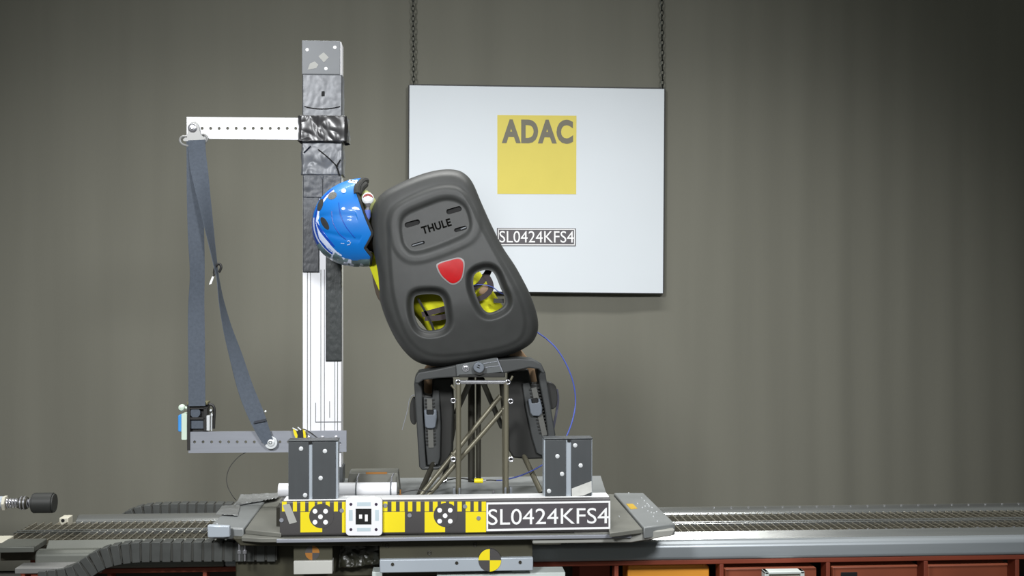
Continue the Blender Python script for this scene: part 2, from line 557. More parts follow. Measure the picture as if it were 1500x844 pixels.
for a, b, lab in ((1064, 1198, 'red-brown crate front in the bay under the white tray'), (1222, 1350, 'red-brown crate front with dark hand hole below the track'), (1362, 1484, 'red-brown crate front in the rightmost visible rack bay')):
    cr = thing('crate', lab, 'crate', (PX((a + b) / 2, 3.54), 3.6, 0.2), 'red-brown crates in the rack')
    mb = MB()
    mb.box(PX(a, 3.54), PX(b, 3.54), 3.552, 3.645, 0.2, H(841, 3.55))
    mb.build('body', rustb_m, cr, bevel=0.003)
    if a == 1222:
        mb = MB(); mb.pbox(1232, 838.5, 1256, 848, 3.5485, 3.552)
        mb.build('hand_hole', black_m, cr, bevel=0.002)
ob = thing('storage_box', 'orange-yellow plastic box in the rack below the sled front', 'box', (PX(985, 3.50), 3.6, 0.2))
mb = MB(); mb.prism([(PX(925, 3.47), 3.54, H(840, 3.47)), (PX(1040, 3.47), 3.54, H(838.5, 3.47)), (PX(1047, 3.47), 3.54, H(846, 3.47)), (PX(1047, 3.47), 3.54, 0.3), (PX(925, 3.47), 3.54, 0.3)], (0, 0.10, 0))
mb.build('body', obox_m, ob, bevel=0.004)
mb = MB(); mb.box(PX(927, 3.45), PX(1040, 3.45), 3.535, 3.642, H(844, 3.47), H(840, 3.47)); mb.build('rim', obox_m, ob, bevel=0.003)
mb = MB(); mb.box(PX(930, 3.47), PX(1042, 3.47), 3.56, 3.63, 0.2, 0.3); mb.build('foot', obox_m, ob)
# white tray in front of crate
tr = thing('tray', 'small white framed tray standing upright in front of a red-brown crate', 'tray', (PX(1150, 3.49), 3.50, 0.3))
mb = MB()
za = H(837, 3.45, 1150); 
mb.box(PX(1120, 3.45), PX(1126, 3.45), 3.445, 3.485, za - 0.30, za); mb.box(PX(1172, 3.45), PX(1178, 3.45), 3.445, 3.485, za - 0.30, za)
mb.box(PX(1120, 3.45), PX(1178, 3.45), 3.445, 3.485, za - 0.008, za)
mb.build('frame', whbox_m, tr, bevel=0.002)
mb = MB(); mb.box(PX(1124, 3.45), PX(1174, 3.45), 3.46, 3.475, za - 0.30, za - 0.004); mb.build('panel', cream_m, tr)
mb = MB(); mb.box(PX(1116, 3.45), PX(1182, 3.45), 3.43, 3.50, 0, za - 0.29); mb.build('stand', dtube_m, tr)

# drag chains
def drag_chain(name, lab, path, w, hgt, pitch):
    root = thing(name, lab, 'cable chain', path[0])
    pts = spline(path, 40)
    # resample
    acc = [pts[0]]; 
    for p in pts[1:]:
        if (p - acc[-1]).length >= pitch: acc.append(p)
    body = MB()
    links = MB()
    for i in range(len(acc) - 1):
        a, b = acc[i], acc[i + 1]
        t = (b - a).normalized(); u = Vector((0, 1, 0)); n = t.cross(u).normalized()
        def bx(mbx, s0, s1, hh, ww):
            p0 = a + (b - a) * s0; p1 = a + (b - a) * s1
            vs = []
            for p in (p0, p1):
                for sy, sn in ((-1, -1), (1, -1), (1, 1), (-1, 1)):
                    vs.append(p + u * sy * ww / 2 + n * sn * hh / 2)
            mbx.loops([vs[:4], vs[4:]])
        bx(links, 0.04, 0.84, hgt, w)
        bx(body, 0.0, 1.0, hgt * 0.86, w * 0.93)
    bd = body.build('inner_band', mat('chain_core', S(50, 50, 46), 0.6), root)
    links.build('link', chainp_m, root, bevel=0.0015)
    return root
Yc = 3.43
drag_chain('drag_chain', 'ribbed black cable chain curving up in front of the track at left', [W(60, 850, Yc), W(110, 842, Yc), W(150, 818, Yc), W(195, 808, Yc), W(260, 806.5, Yc), W(330, 806, Yc), W(420, 806, Yc)], 0.045, 0.058, 0.027)
Yd = 4.02
drag_chain('drag_chain', 'black cable chain rising behind the track left of the post', [W(150, 790, Yd), W(175, 768, Yd), W(208, 751, Yd), W(262, 747, Yd), W(330, 747, Yd), W(420, 747, Yd)], 0.05, 0.05, 0.028)

# piston at left
PYc = 3.50
ps = thing('shock_absorber', 'horizontal piston with spring and black rubber bumper at left edge', 'bumper', (PX(-70, PYc), PYc, 0))
def cyl_px(mb, a, b, yc, r_px, Y, n=24):
    z = W(a, yc, Y).z
    mb.tube([(PX(a, Y), Y, z), (PX(b, Y), Y, z)], r_px * Y / F, n)
    return mb
zc = W(40, 737, PYc).z
mb = MB(); cyl_px(mb, 48, 50, 737, 13, PYc, 32); cyl_px(mb, 50, 78, 737, 14.5, PYc, 32); cyl_px(mb, 78, 80.5, 737, 13.3, PYc, 32)
mb.build('rubber_bumper', rubber_m, ps, bevel=0.001)
mb = MB(); cyl_px(mb, -90, 49, 736.5, 3.2, PYc); mb.build('piston_rod', chrome_m, ps)
mb = MB()
pts = []
for k in range(0, 9 * 16):
    t = k / (9 * 16); a = k / 16 * 2 * math.pi
    pts.append(Vector((PX(10 + 37 * t, PYc), PYc + math.cos(a) * 0.0125, zc + math.sin(a) * 0.0125)))
mb.tube(pts, 0.0025, 6); mb.build('spring', chrome_m, ps)
mb = MB(); cyl_px(mb, 28, 41, 737, 9, PYc); 
mb.build('collar', dtube_m, ps, bevel=0.004)
mb = MB(); cyl_px(mb, 31, 33, 737, 9.8, PYc); cyl_px(mb, 36, 38, 737, 9.8, PYc); mb.pieces('collar_ring', chrome_m, ps)
mb = MB(); cyl_px(mb, 5, 9.5, 737, 11, PYc, 6); mb.build('lock_nut', cream_m, ps, bevel=0.001)
mb = MB(); cyl_px(mb, -90, 5, 737, 8.5, PYc); mb.build('cylinder', strip_alu, ps)
mb = MB(); mb.box(PX(-95, PYc), PX(-45, PYc), 3.44, 3.56, 0, zc + 0.04); mb.build('mounting_post', dtube_m, ps, bevel=0.004)
# white block on the track end
bl = thing('end_block', 'small cream square block with a round hole on the far track edge at left', 'block', (PX(92, 3.93), 3.93, ZG - 0.05))
mb = MB(); mb.box(PX(86, 3.9), PX(99, 3.9), 3.905, 3.955, ZG - 0.045, H(752.5, 3.9)); mb.build('body', cream_m, bl, bevel=0.002)
mb = MB(); mb.disc(W(92, 763, 3.9046), (0, 1, 0), 0.006, 0.004, 16); mb.build('hole', black_m, bl)
pb = thing('pale_block', 'cream block cut by the left picture edge beside the track end', 'block', (PX(-25, 3.6), 3.6, 0))
mb = MB(); mb.box(PX(-60, 3.6), PX(10, 3.6), 3.56, 3.66, H(797, 3.6), H(782, 3.6)); mb.build('head', cream_m, pb, bevel=0.003)
mb = MB(); mb.box(PX(-58, 3.6), PX(-14, 3.6), 3.57, 3.65, 0, H(797, 3.6)); mb.build('column', dtube_m, pb, bevel=0.003)


# ================================================================== THE SLED
sled = thing('test_sled', 'grey metal crash test sled with angled end plates riding on the track', 'sled', (PX(645, 3.6), 3.6, CH - 0.72))
hm = 0.703
FL, FR, BR, BL = G(357, 777, hm), G(946, 777, hm), G(902, 735, hm), G(387, 735, hm)
def deckpoly(pts, z0, z1, name, m, bev=0.002):
    mb = MB(); mb.prism([(p[0], p[1], z0) for p in pts], (0, 0, z1 - z0))
    return mb.build(name, m, sled, bevel=bev)
FY = 3.30
xl = PX(352, FY); xr = PX(946, FY)
deckpoly([(xl, FY + 0.02), (xl + 0.06, FY), (xr - 0.06, FY), (xr, FY + 0.02), (PX(905, 3.9), 3.93), (PX(385, 3.9), 3.93)], CH - 0.716, CH - 0.704, 'base_plate', sledd_m)
mb = MB(); mb.box(PX(405, FY), PX(925, FY), FY - 0.004, FY + 0.004, CH - 0.717, CH - 0.706)
mb.build('front_lip', plain_alu, sled, bevel=0.002)
hw = 0.685
def wing(poly_px, name, m):
    pts = [G(a, b, hw) for a, b in poly_px]
    mb = MB(); mb.prism([(p.x, p.y, CH - hw - 0.034) for p in pts], (0, 0, 0.034))
    return mb.build(name, m, sled, bevel=0.004)
lw = wing([(305, 772), (357, 774), (391, 731), (350, 731)], 'end_plate', sled_m)
rw = wing([(943, 772.5), (989, 767), (943, 722), (899, 722)], 'end_plate', sled_m)
# sloping mid flats between wings and the ruler beam
def flat(poly, name):
    pts = [G(a, b, hw + 0.006) for a, b in poly]
    mb = MB(); mb.prism([(p.x, p.y, CH - hw - 0.006 - 0.013) for p in pts], (0, 0, 0.013))
    return mb.build(name, sledd_m, sled, bevel=0.002)
flat([(359, 776), (412, 781), (420, 729), (392, 729)], 'side_flat')
flat([(893, 781), (941, 775), (897, 724), (880, 724)], 'side_flat')
mb = MB(); mb.pprism([(303.5, 770), (336, 771), (337, 787), (327, 788), (304, 788)], 3.325, 3.345)
mb.build('corner_block', strip_alu, sled, bevel=0.003)
mb = MB(); mb.pprism([(780, 784), (943, 779), (989, 776), (985, 785), (925, 795), (780, 797)], 3.305, 3.40)
mb.build('under_skirt', mat('skirt_grey', S(150, 150, 144), 0.5, 0.1), sled, bevel=0.003)
mb = MB(); mb.pprism([(340, 788), (560, 790), (560, 800), (352, 800)], 3.33, 3.42)
mb.build('under_skirt', under_m, sled, bevel=0.003)
# speckles / bolts
random.seed(3)
mb = MB()
for a, b in ((940, 730), (934, 738), (944, 734), (948, 738), (941, 744), (951, 742), (955, 744), (949, 749), (954, 751), (958, 752), (962, 750), (950, 740), (945, 742), (957, 757), (963, 764), (907, 757), (921, 722.5), (318, 768)):
    p = G(a, b, hw); mb.disc(p - Vector((0, 0, 0.001)), (0, 0, 1), 0.0022, 0.003, 8)
mb.pieces('deck_rivet', boltw_m, sled)
p = [G(a, b, hw - 0.0008) for a, b in ((917, 738), (927, 738), (934, 745), (924, 746))]
mb = MB(); mb.prism([(q.x, q.y, q.z) for q in p], (0, 0, -0.0012)); mb.build('warning_label', mat('label_amber', S(186, 152, 44), 0.5), sled)

# upper deck behind the ruler beam
hd = 0.624
dk = [(PX(412, 3.375), 3.378), (PX(892, 3.375), 3.378), (PX(880, 3.83), 3.83), (PX(430, 3.83), 3.83)]
mb = MB(); mb.prism([(a, b, CH - hd - 0.012) for a, b in dk], (0, 0, 0.012)); mb.build('upper_deck', sled_m, sled, bevel=0.001)
mb = MB()
for a in (430, 640, 860):
    mb.box(PX(a - 12, 3.6), PX(a + 12, 3.6), 3.40, 3.80, CH - 0.704, CH - hd - 0.012)
mb.pieces('deck_support', dtube_m, sled)
ZD = CH - hd

# ruler beam
BYF = 3.31
bx0, bx1 = PX(410, BYF), PX(893.5, BYF)
bz0, bz1 = H(783.5, BYF), H(732, BYF)
beam = MB()
prof = []
y0, y1 = BYF, BYF + 0.066
r = 0.006
for cy, cz, a0 in ((y0 + 0.010, bz0 + 0.010, 180), (y1 - r, bz0 + r, 270), (y1 - r, bz1 - r, 0), (y0 + r, bz1 - r, 90)):
    rr = 0.010 if (cy == y0 + 0.010) else r
    for k in range(6):
        a = math.radians(a0 + 90 * k / 5)
        prof.append((cy + rr * math.cos(a), cz + rr * math.sin(a)))
beam.prism([(bx0, y, z) for y, z in prof], (bx1 - bx0, 0, 0))
bo = beam.build('front_beam', mblack_m, sled)
mb = MB(); mb.box(bx0 + 0.01, bx1 - 0.002, BYF + 0.004, y1 - 0.004, bz1, bz1 + 0.0035); mb.build('beam_top_strip', letter_m, bo, bevel=0.001)
def deco(name, m, fn, th=0.0008, y=BYF, split=True):
    mb = MB(); fn(mb, y, th)
    return mb.pieces(name, m, bo, smooth=30) if split else mb.build(name, m, bo, smooth=30)
def yfn(mb, y, th):
    # four big half-fields of yellow; short comb teeth along the top
    def R(a, b, c_, d): mb.pbox(a, b, c_, d, y - th, y)
    # field 1 (left of target 1)
    R(440, 750, 472, 780); R(501, 735, 560.5, 780); R(561, 750, 593, 780); R(622, 750, 652, 780); R(682, 750, 712, 780)
    for a, b in ((413, 420), (429, 435), (440, 447), (452, 461), (465, 472), (477, 483), (489, 495), (561, 567.5), (573.5, 580), (585.5, 592.5), (597.5, 604), (610, 616), (622, 628.5), (634, 641), (646, 653), (658, 665), (670, 676.5), (682, 689), (694, 700.5), (705.5, 712)):
        R(a, 735, b, 749.4)
deco('yellow_scale', yel_m, yfn, 0.0006, split=False)
def dots(mb, y, th):
    for cx, cy in ((469.5, 757), (652, 755.5)):
        c0 = W(cx, cy, y)
        for dx, dy in ((0, 0), (-8, -8), (7.5, -8), (-8, 8), (7.5, 8)):
            mb.disc(W(cx + dx, cy + dy, y) + Vector((0, -th, 0)), (0, 1, 0), 0.0067, th, 20)
def discs(mb, y, th):
    for cx, cy in ((471, 756), (653, 754.5)):
        mb.disc(W(cx, cy, y) + Vector((0, -th, 0)), (0, 1, 0), 0.0345, th, 48)
deco('target_disc', mblack_m, discs, 0.0012)
deco('target_dot', letter_m, dots, 0.002)
def screws(mb, y, th):
    for a, b in ((500.5, 748), (564.5, 740.5), (600, 755), (681, 742), (701, 759), (412.5, 762)):
        mb.disc(W(a, b, y) + Vector((0, -th, 0)), (0, 1, 0), 0.006, th, 16)
deco('beam_screw', plain_alu, screws, 0.003)
mb = MB()
mb.pprism([(414, 740), (424, 738), (435, 765), (424, 768)], BYF - 0.0016, BYF)
mb.build('tape_scrap', patch_m, bo)
# number plate
mb = MB(); mb.pprism([(712.5, 736), (894, 733), (894, 775.5), (712.5, 779.5)], BYF - 0.003, BYF)
np_ = mb.build('number_plate', plate_m, bo)
mb = MB()
for q in (((712.5, 736.5), (894, 733.8), (894, 736.6), (712.5, 739.3)), ((712.5, 775.3), (894, 772), (894, 775), (712.5, 778.3)), ((712.5, 739.4), (715, 739.3), (715, 775.1), (712.5, 775.2)), ((891.5, 736.7), (894, 736.7), (894, 771.9), (891.5, 771.9))):
    mb.pprism(q, BYF - 0.004, BYF - 0.003)
mb.pieces('plate_border', letter_m, np_)
text_on('plate_lettering', 'SL0424KFS4', 715, 745, 891.5, 768, BYF - 0.003, letter_m, np_, bold=0.0, th=0.0012)

# white square marker
mk = thing('marker_unit', 'white square marker plate with black window on the striped beam', 'marker', W(533, 785, BYF - 0.01))
def rrect(x0, y0, x1, y1, r, n=5):
    out = []
    for cx, cy, a0 in ((x1 - r, y0 + r, -90), (x1 - r, y1 - r, 0), (x0 + r, y1 - r, 90), (x0 + r, y0 + r, 180)):
        for k in range(n + 1):
            a = math.radians(a0 + 90 * k / n); out.append((cx + r * math.cos(a), cy + r * math.sin(a)))
    return out
MY = BYF - 0.016
mb = MB(); mb.pprism(rrect(506.5, 729.5, 560, 785, 5.5), MY, BYF - 0.0006)
body = mb.build('housing', white_m, mk, bevel=0.0012)
mb = MB(); mb.pprism(rrect(515, 727.8, 525, 733, 2), MY + 0.003, BYF - 0.001); mb.pprism(rrect(541, 727.8, 551, 733, 2), MY + 0.003, BYF - 0.001); mb.pieces('tab', white_m, mk)
mb = MB(); mb.pprism([(521, 745.5), (544, 745.5), (544, 768.5), (521, 768.5)], MY - 0.0008, MY); mb.build('window', black_m, mk)
mb = MB(); mb.pprism([(526, 754), (530.5, 754), (530.5, 760), (526, 760)], MY - 0.0016, MY - 0.0008); mb.pprism([(534.5, 754), (538.7, 754), (538.7, 764), (534.5, 764)], MY - 0.0016, MY - 0.0008); mb.pieces('window_mark', letter_m, mk)
mb = MB()
for a, b in ((514, 739), (551, 739), (514, 776), (551, 776)):
    mb.disc(W(a, b, MY - 0.0005), (0, 1, 0), 0.0042, 0.001, 16)
mb.pieces('screw_hole', mat('screw_dark', S(50, 35, 60), 0.5), mk)
mb = MB()
for q in ((523, 736, 543, 741.5), (523, 773.5, 543, 778.5), (511, 747, 516.5, 763), (549.5, 747, 555, 763)):
    mb.pbox(*q, MY - 0.0005, MY)
mb.pieces('label_field', mat('label_pale', S(190, 205, 212), 0.5), mk)

# under-sled hardware (hangs from the plate in front of the track)
mb = MB(); mb.box(PX(345, 3.43), PX(778, 3.43), 3.43, 3.485, H(843, 3.43), CH - 0.716); mb.build('under_box', under_m, sled, bevel=0.004)
mb = MB(); mb.pbox(430, 790, 487, 824, 3.345, 3.36); br = mb.build('hanging_bracket', olive_m, sled, bevel=0.001)
mb = MB(); mb.pbox(430, 822, 487, 841.5, 3.335, 3.375); mb.build('bracket_foot', mat('off_white', S(186, 186, 180), 0.55, var=0.06), br, bevel=0.002)  # foot in an even, slightly grey white
mb = MB(); mb.pbox(425, 786, 492, 792, 3.345, 3.43); mb.build('bracket_arm', olive_m, br)
def quarter(mb, cx, cy, rpx, Y, a0, th):
    pts = [W(cx, cy, Y)]
    for k in range(13):
        a = math.radians(a0 + 90 * k / 12)
        pts.append(W(cx + rpx * math.cos(a), cy - rpx * math.sin(a), Y))
    mb.prism(pts, (0, th, 0))
def target(cx, cy, rpx, Y, ca, cb, parent):
    mb = MB(); quarter(mb, cx, cy, rpx, Y - 0.0012, 90, 0.0012); quarter(mb, cx, cy, rpx, Y - 0.0012, 270, 0.0012); mb.pieces('target_quadrant', ca, parent)
    mb = MB(); quarter(mb, cx, cy, rpx, Y - 0.0012, 0, 0.0012); quarter(mb, cx, cy, rpx, Y - 0.0012, 180, 0.0012); mb.pieces('target_quadrant', cb, parent)
target(457.5, 810, 10.5, 3.345, mblack_m, orange_m, br)
mb = MB(); mb.pbox(556, 788, 780, 819, 3.34, 3.355); op = mb.build('olive_apron', olive_m, sled, bevel=0.001)
mb = MB()
for a, b in ((567, 799.5), (629, 810), (696, 798)):
    mb.ring(W(a, b, 3.34), (0, 1, 0), 0.005, 0.0018)
mb.pieces('apron_bolt', dtube_m, op)
mb = MB(); mb.pbox(556, 818.5, 781, 838, 3.325, 3.38); ab = mb.build('apron_bar', strip_alu, op, bevel=0.003)
mb = MB()
for a, b in ((575, 827), (669, 825), (762, 824)):
    mb.disc(W(a, b, 3.322), (0, 1, 0), 0.0045, 0.004, 16)
mb.pieces('bar_bolt', dtube_m, ab)
target(717.5, 821, 16.5, 3.3235, yel_m, mblack_m, op)
mb = MB(); mb.disc(W(717.5, 821, 3.3238), (0, 1, 0), 0.0325, 0.016, 40); mb.build('target_back', mblack_m, op)
mb = MB(); mb.pbox(640, 840, 828, 850, 3.35, 3.42); mb.pbox(545, 838, 560, 850, 3.36, 3.42); mb.pbox(750, 836, 770, 842, 3.36, 3.40); mb.pieces('lower_bar', whbox_m, sled, bevel=0.002)
mb = MB(); mb.pbox(781, 789, 822, 798, 3.36, 3.42); mb.pbox(838, 788, 856, 796, 3.36, 3.42); mb.pieces('slide_pad', cream_m, sled, bevel=0.002)
mb = MB(); mb.pbox(823, 788, 830, 797, 3.37, 3.41); mb.pbox(865, 787, 872, 796, 3.37, 3.41); mb.pieces('pad_bolt', dtube_m, sled)
# hanging pins
for a in (350.5, 358.5):
    mb = MB()
    p = W(a, 790, 3.36)
    mb.tube([W(a, 786, 3.36), W(a, 806, 3.36), W(a, 806, 3.36), W(a, 811, 3.36), W(a, 811.1, 3.36), W(a, 822, 3.36)], [0.003, 0.003, 0.006, 0.006, 0.003, 0.0028], 10)
    mb.build('hanging_pin', chrome_m, sled)
# crumpled sheets
def crumple(name, quad, Yf, nx, nz, amp, m, parent, seed, freq=30, th=0.0015):
    """sheet spanning four world corners (tl,tr,br,bl), displaced along its normal"""
    tl, tr, br_, bl_ = [Vector(q) for q in quad]
    nrm = (tr - tl).cross(bl_ - tl).normalized()
    vs = []; fs = []
    for j in range(nz + 1):
        for i in range(nx + 1):
            u = i / nx; v = j / nz
            p = (tl * (1 - u) + tr * u) * (1 - v) + (bl_ * (1 - u) + br_ * u) * v
            q = p * freq + Vector((seed, seed, 0))
            d = abs(noise.noise(q)) * 1.2 + abs(noise.noise(q * 2.3)) * 0.6
            vs.append(p + nrm * (d * amp))
    for j in range(nz):
        for i in range(nx):
            a = j * (nx + 1) + i
            fs.append((a, a + 1, a + nx + 2, a + nx + 1))
    mb = MB(); mb.add(vs, fs)
    o = mb.build(name, m, parent, smooth=30)
    s = o.modifiers.new('thick', 'SOLIDIFY'); s.thickness = th; s.offset = 0
    return o
q = [G(a, b, hw - 0.003) for a, b in ((352, 726), (414, 722), (405, 731), (345, 741))]
sh = crumple('crumpled_tape', q, 0, 70, 26, -0.0045, mat('foil_tape', S(150, 152, 152), 0.32, 0.5, var=0.1, vscale=30), None, 4, 60)
# make sure it lifts upward
me = sh.data
tag(sh, 'torn crumpled silver tape lying on the left end plate of the sled', 'tape')
q = [G(a, b, hw - 0.003) for a, b in ((326, 741), (352, 741), (348, 756), (316, 754))]
sh = crumple('crumpled_tape', q, 0, 34, 20, -0.003, MATS['foil_tape'], None, 9, 60)
tag(sh, 'small torn strip of grey tape at the left rim of the sled plate', 'tape')
q = [W(498, 797, 3.41), W(556, 792, 3.41), W(556, 826, 3.41), W(496, 832, 3.41)]
sh = crumple('crumpled_sheet', q, 0, 34, 16, -0.015, mat('black_foil', S(38, 38, 28), 0.35, spec=0.6), None, 2, 28)
tag(sh, 'crumpled dark foil stuck beneath the sled between bracket and apron', 'foil')

# ------------------------------------------------------------------ two upright blocks
def block(x0, x1, yt, yb, lab, dotsp, right):
    Y = 3.318
    root = thing('guide_block', lab, 'block', W((x0 + x1) / 2, yb, Y), 'dark grey guide blocks on the front beam')
    zb = bz1 + 0.0036
    s = (x0 + (26 if not right else 32), x0 + (33.5 if not right else 38))
    zt_ = W((x0 + x1) / 2, yt, Y).z
    mb = MB(); mb.box(PX(x0, Y), PX(x1, Y), Y + 0.006, Y + 0.052, zb, zt_ - 0.003); mb.build('core', strip_alu, root, bevel=0.001)
    a = x0 + 2 if right else x0 + 0.5
    mb = MB(); mb.box(PX(a, Y), PX(s[0] + (0 if right else 4), Y), Y, Y + 0.0058, zb, zt_ - 0.005); mb.build('front_panel', dgrey_metal, root, bevel=0.001)
    mb = MB(); mb.box(PX(s[1] + 2, Y), PX(x1 - 3.5 + (2 if right else 0), Y), Y, Y + 0.0058, zb, zt_ - 0.005); mb.build('front_panel', dgrey_metal, root, bevel=0.001)
    mb = MB(); mb.box(PX(x0 - 0.5, Y), PX(x1 + 0.3, Y), Y - 0.001, Y + 0.054, zt_ - 0.0028, zt_); mb.build('top_cap', dgrey_metal, root, bevel=0.001)
    mb = MB(); mb.box(PX(s[1] - 3.5, Y), PX(s[1] + 1, Y), Y + 0.001, Y + 0.0059, zt_ - 0.011, zt_ - 0.003); mb.build('slot', black_m, root)
    for u, v in dotsp:
        mb = MB(); mb.disc(W(u, v, Y), (0, -1, 0), 0.0062, 0.0025, 20, dome=1); mb.build('bolt', boltw_m, root)
    return root
block(422, 495, 645, 733, 'dark grey upright block beside the post on the striped beam', ((441, 657.5), (476, 661), (469.7, 700.5), (447, 725.5)), False)
rb = block(797, 868, 642, 729, 'dark grey upright block with a pale tape scrap above the number plate', ((816.5, 668.5), (842.5, 652.5), (850.5, 682), (823.3, 694.5), (804.2, 719.5)), True)
mb = MB(); mb.pprism([(837.5, 716), (866.5, 705), (867, 721), (855, 726), (838, 728)], 3.3155, 3.3178); mb.build('tape_scrap', mat('pale_tape', S(205, 205, 200), 0.55, var=0.1, vscale=40), rb)

# ================================================================== THE POST
PY = 3.72
PD = 0.08
px0, px1 = 443.3, 500.0
post = thing('column', 'tall white aluminium profile column wrapped in silver and black tape', 'post', W(472, 707, PY))
zt_ = W(472, 61, PY).z
X0, X1 = PX(px0, PY), PX(px1, PY)
mb = MB(); mb.box(X0, X1, PY, PY + PD, ZD + 0.0, zt_); mb.build('profile', alu_m, post, bevel=0.002)
mb = MB()
for a in (450.3, 454.8, 470.0, 475.2, 490.5, 494.5):
    mb.box(PX(a - 0.45, PY), PX(a + 0.45, PY), PY - 0.0006, PY + 0.001, H(690, PY), H(395, PY))
mb.pieces('profile_groove', groove_m, post)
mb = MB(); mb.box(PX(462, PY), PX(500, PY), PY - 0.001, PY, W(480, 619, PY).z, W(480, 617.6, PY).z)
mb.box(PX(462, PY), PX(462.8, PY), PY - 0.001, PY, W(480, 619, PY).z, W(480, 590, PY).z); mb.box(PX(482.5, PY), PX(483.3, PY), PY - 0.001, PY, W(480, 612, PY).z, W(480, 588, PY).z)
mb.pieces('pencil_mark', groove_m, post)
mb = MB(); mb.box(PX(442.5, PY), PX(498.5, PY), PY - 0.004, PY, W(470, 109, PY).z, W(470, 60, PY).z); hp = mb.build('head_plate', mat('head_plate_grey', S(92, 95, 98), 0.45, 0.1), post, bevel=0.001)
for u, v in ((450, 73), (490.5, 69.5), (477.5, 100.5)):
    mb = MB(); mb.disc(W(u, v, PY - 0.004), (0, -1, 0), 0.0055, 0.002, 16, dome=1); mb.build('bolt', letter_m, hp)
mb = MB(); mb.pprism([(466.5, 82.5), (474, 76.5), (481.5, 84), (474.5, 91.5)], PY - 0.0048, PY - 0.004); mb.pprism([(450.5, 102), (454, 93), (461, 90), (466.5, 95), (463, 100)], PY - 0.0048, PY - 0.004); mb.pieces('worn_patch', patch_m, hp)
def tape(name, a, b, c_, d, m, seed, amp=0.003, y=None, nx=26, wrap=True, freq=35, dens=1.0):
    """tape wrapped round the column front and sides between pixels"""
    y = PY - 0.003 if y is None else y
    mb = MB()
    pw = 0.0035
    xs0 = PX(a, y); xs1 = PX(c_, y)
    z0 = W((a + c_) / 2, d, y).z; z1 = W((a + c_) / 2, b, y).z
    nz = max(6, int((z1 - z0) / 0.004 * dens))
    path = []
    for i in range(nx + 1):
        path.append((xs0 + (xs1 - xs0) * i / nx, y, 0, -1))
    if wrap:
        sd = 8
        side_l = [(xs0 - 0.0025, y + 0.004 + (PD + 0.003) * (1 - k / sd), -1, 0) for k in range(sd + 1)]
        side_r = [(xs1 + 0.0025, y + 0.004 + (PD + 0.003) * k / sd, 1, 0) for k in range(sd + 1)]
        path = side_l + path + side_r
        bk = [(xs1 - (xs1 - xs0) * k / 6, PY + PD + 0.003, 0, 1) for k in range(7)]
        path = path + bk
    vs = []; fs = []
    n = len(path)
    for j in range(nz + 1):
        z = z0 + (z1 - z0) * j / nz
        for (x, yy, nx_, ny_) in path:
            q = Vector((x * 1.4, yy, z)) * freq + Vector((seed * 7.1, seed, 0))
            dsp = (abs(noise.noise(q)) + 0.5 * abs(noise.noise(q * 2.1))) * amp
            vs.append((x + nx_ * dsp, yy + ny_ * dsp, z))
    for j in range(nz):
        for i in range(n if wrap else n - 1):
            k = (i + 1) % n
            fs.append((j * n + i, j * n + k, (j + 1) * n + k, (j + 1) * n + i))
    mb.add(vs, fs)
    o = mb.build(name, m, post, smooth=50)
    s = o.modifiers.new('thick', 'SOLIDIFY'); s.thickness = 0.0008; s.offset = 1
    return o
tape('silver_wrap', 444.5, 109, 499.5, 172, tape_s, 1, 0.0012)
mb = MB(); mb.pbox(471, 133.5, 475.5, 141, PY - 0.0058, PY - 0.004); mb.build('black_mark', black_m, post)
mb = MB(); mb.tube(spline([W(446, 156, PY - 0.006), W(458, 158.5, PY - 0.007), W(472, 159.5, PY - 0.007), W(486, 158.5, PY - 0.007), W(498, 156, PY - 0.006)], 5), 0.0016, 6); mb.build('tape_fold', tape_b, post)
tape('black_wrap', 440.5, 169.5, 504.5, 207, tape_b, 2, 0.014, y=PY - 0.018, freq=11, dens=1.6, nx=40)
tape('crinkled_wrap', 444, 207.5, 500, 256, tape_s, 3, 0.007, freq=15, dens=1.4, nx=36)
mb = MB()
for pth in (((466, 219), (476, 227), (486, 236), (493, 244), (497, 257)), ((499, 234), (495, 240), (493, 246)), ((445, 224), (450, 219), (455, 214))):
    mb.tube(spline([W(a, b, PY - 0.010) for a, b in pth], 5), 0.0022, 6)
mb.pieces('tape_crease', mat('crease_black', S(24, 24, 24), 0.3), post)
tape('charcoal_strip', 443.6, 256, 474, 290, tape_d, 5, 0.003, y=PY - 0.003, wrap=False, nx=14)
tape('charcoal_strip', 443.6, 289, 467.5, 399, tape_d, 6, 0.0012, y=PY - 0.003, wrap=False, nx=14)
tape('dark_strip', 472, 256, 500, 290, tape_d, 7, 0.003, y=PY - 0.003, wrap=False, nx=14)
tape('dark_strip', 477.3, 289, 500.8, 529.5, tape_dk, 7, 0.001, y=PY - 0.003, wrap=False, nx=12)
mb = MB(); mb.box(PX(443, PY), PX(502.5, PY), PY - 0.006, PY + PD + 0.004, ZD, H(682.5, PY)); mb.build('foot_sleeve', dgrey_metal, post, bevel=0.002)

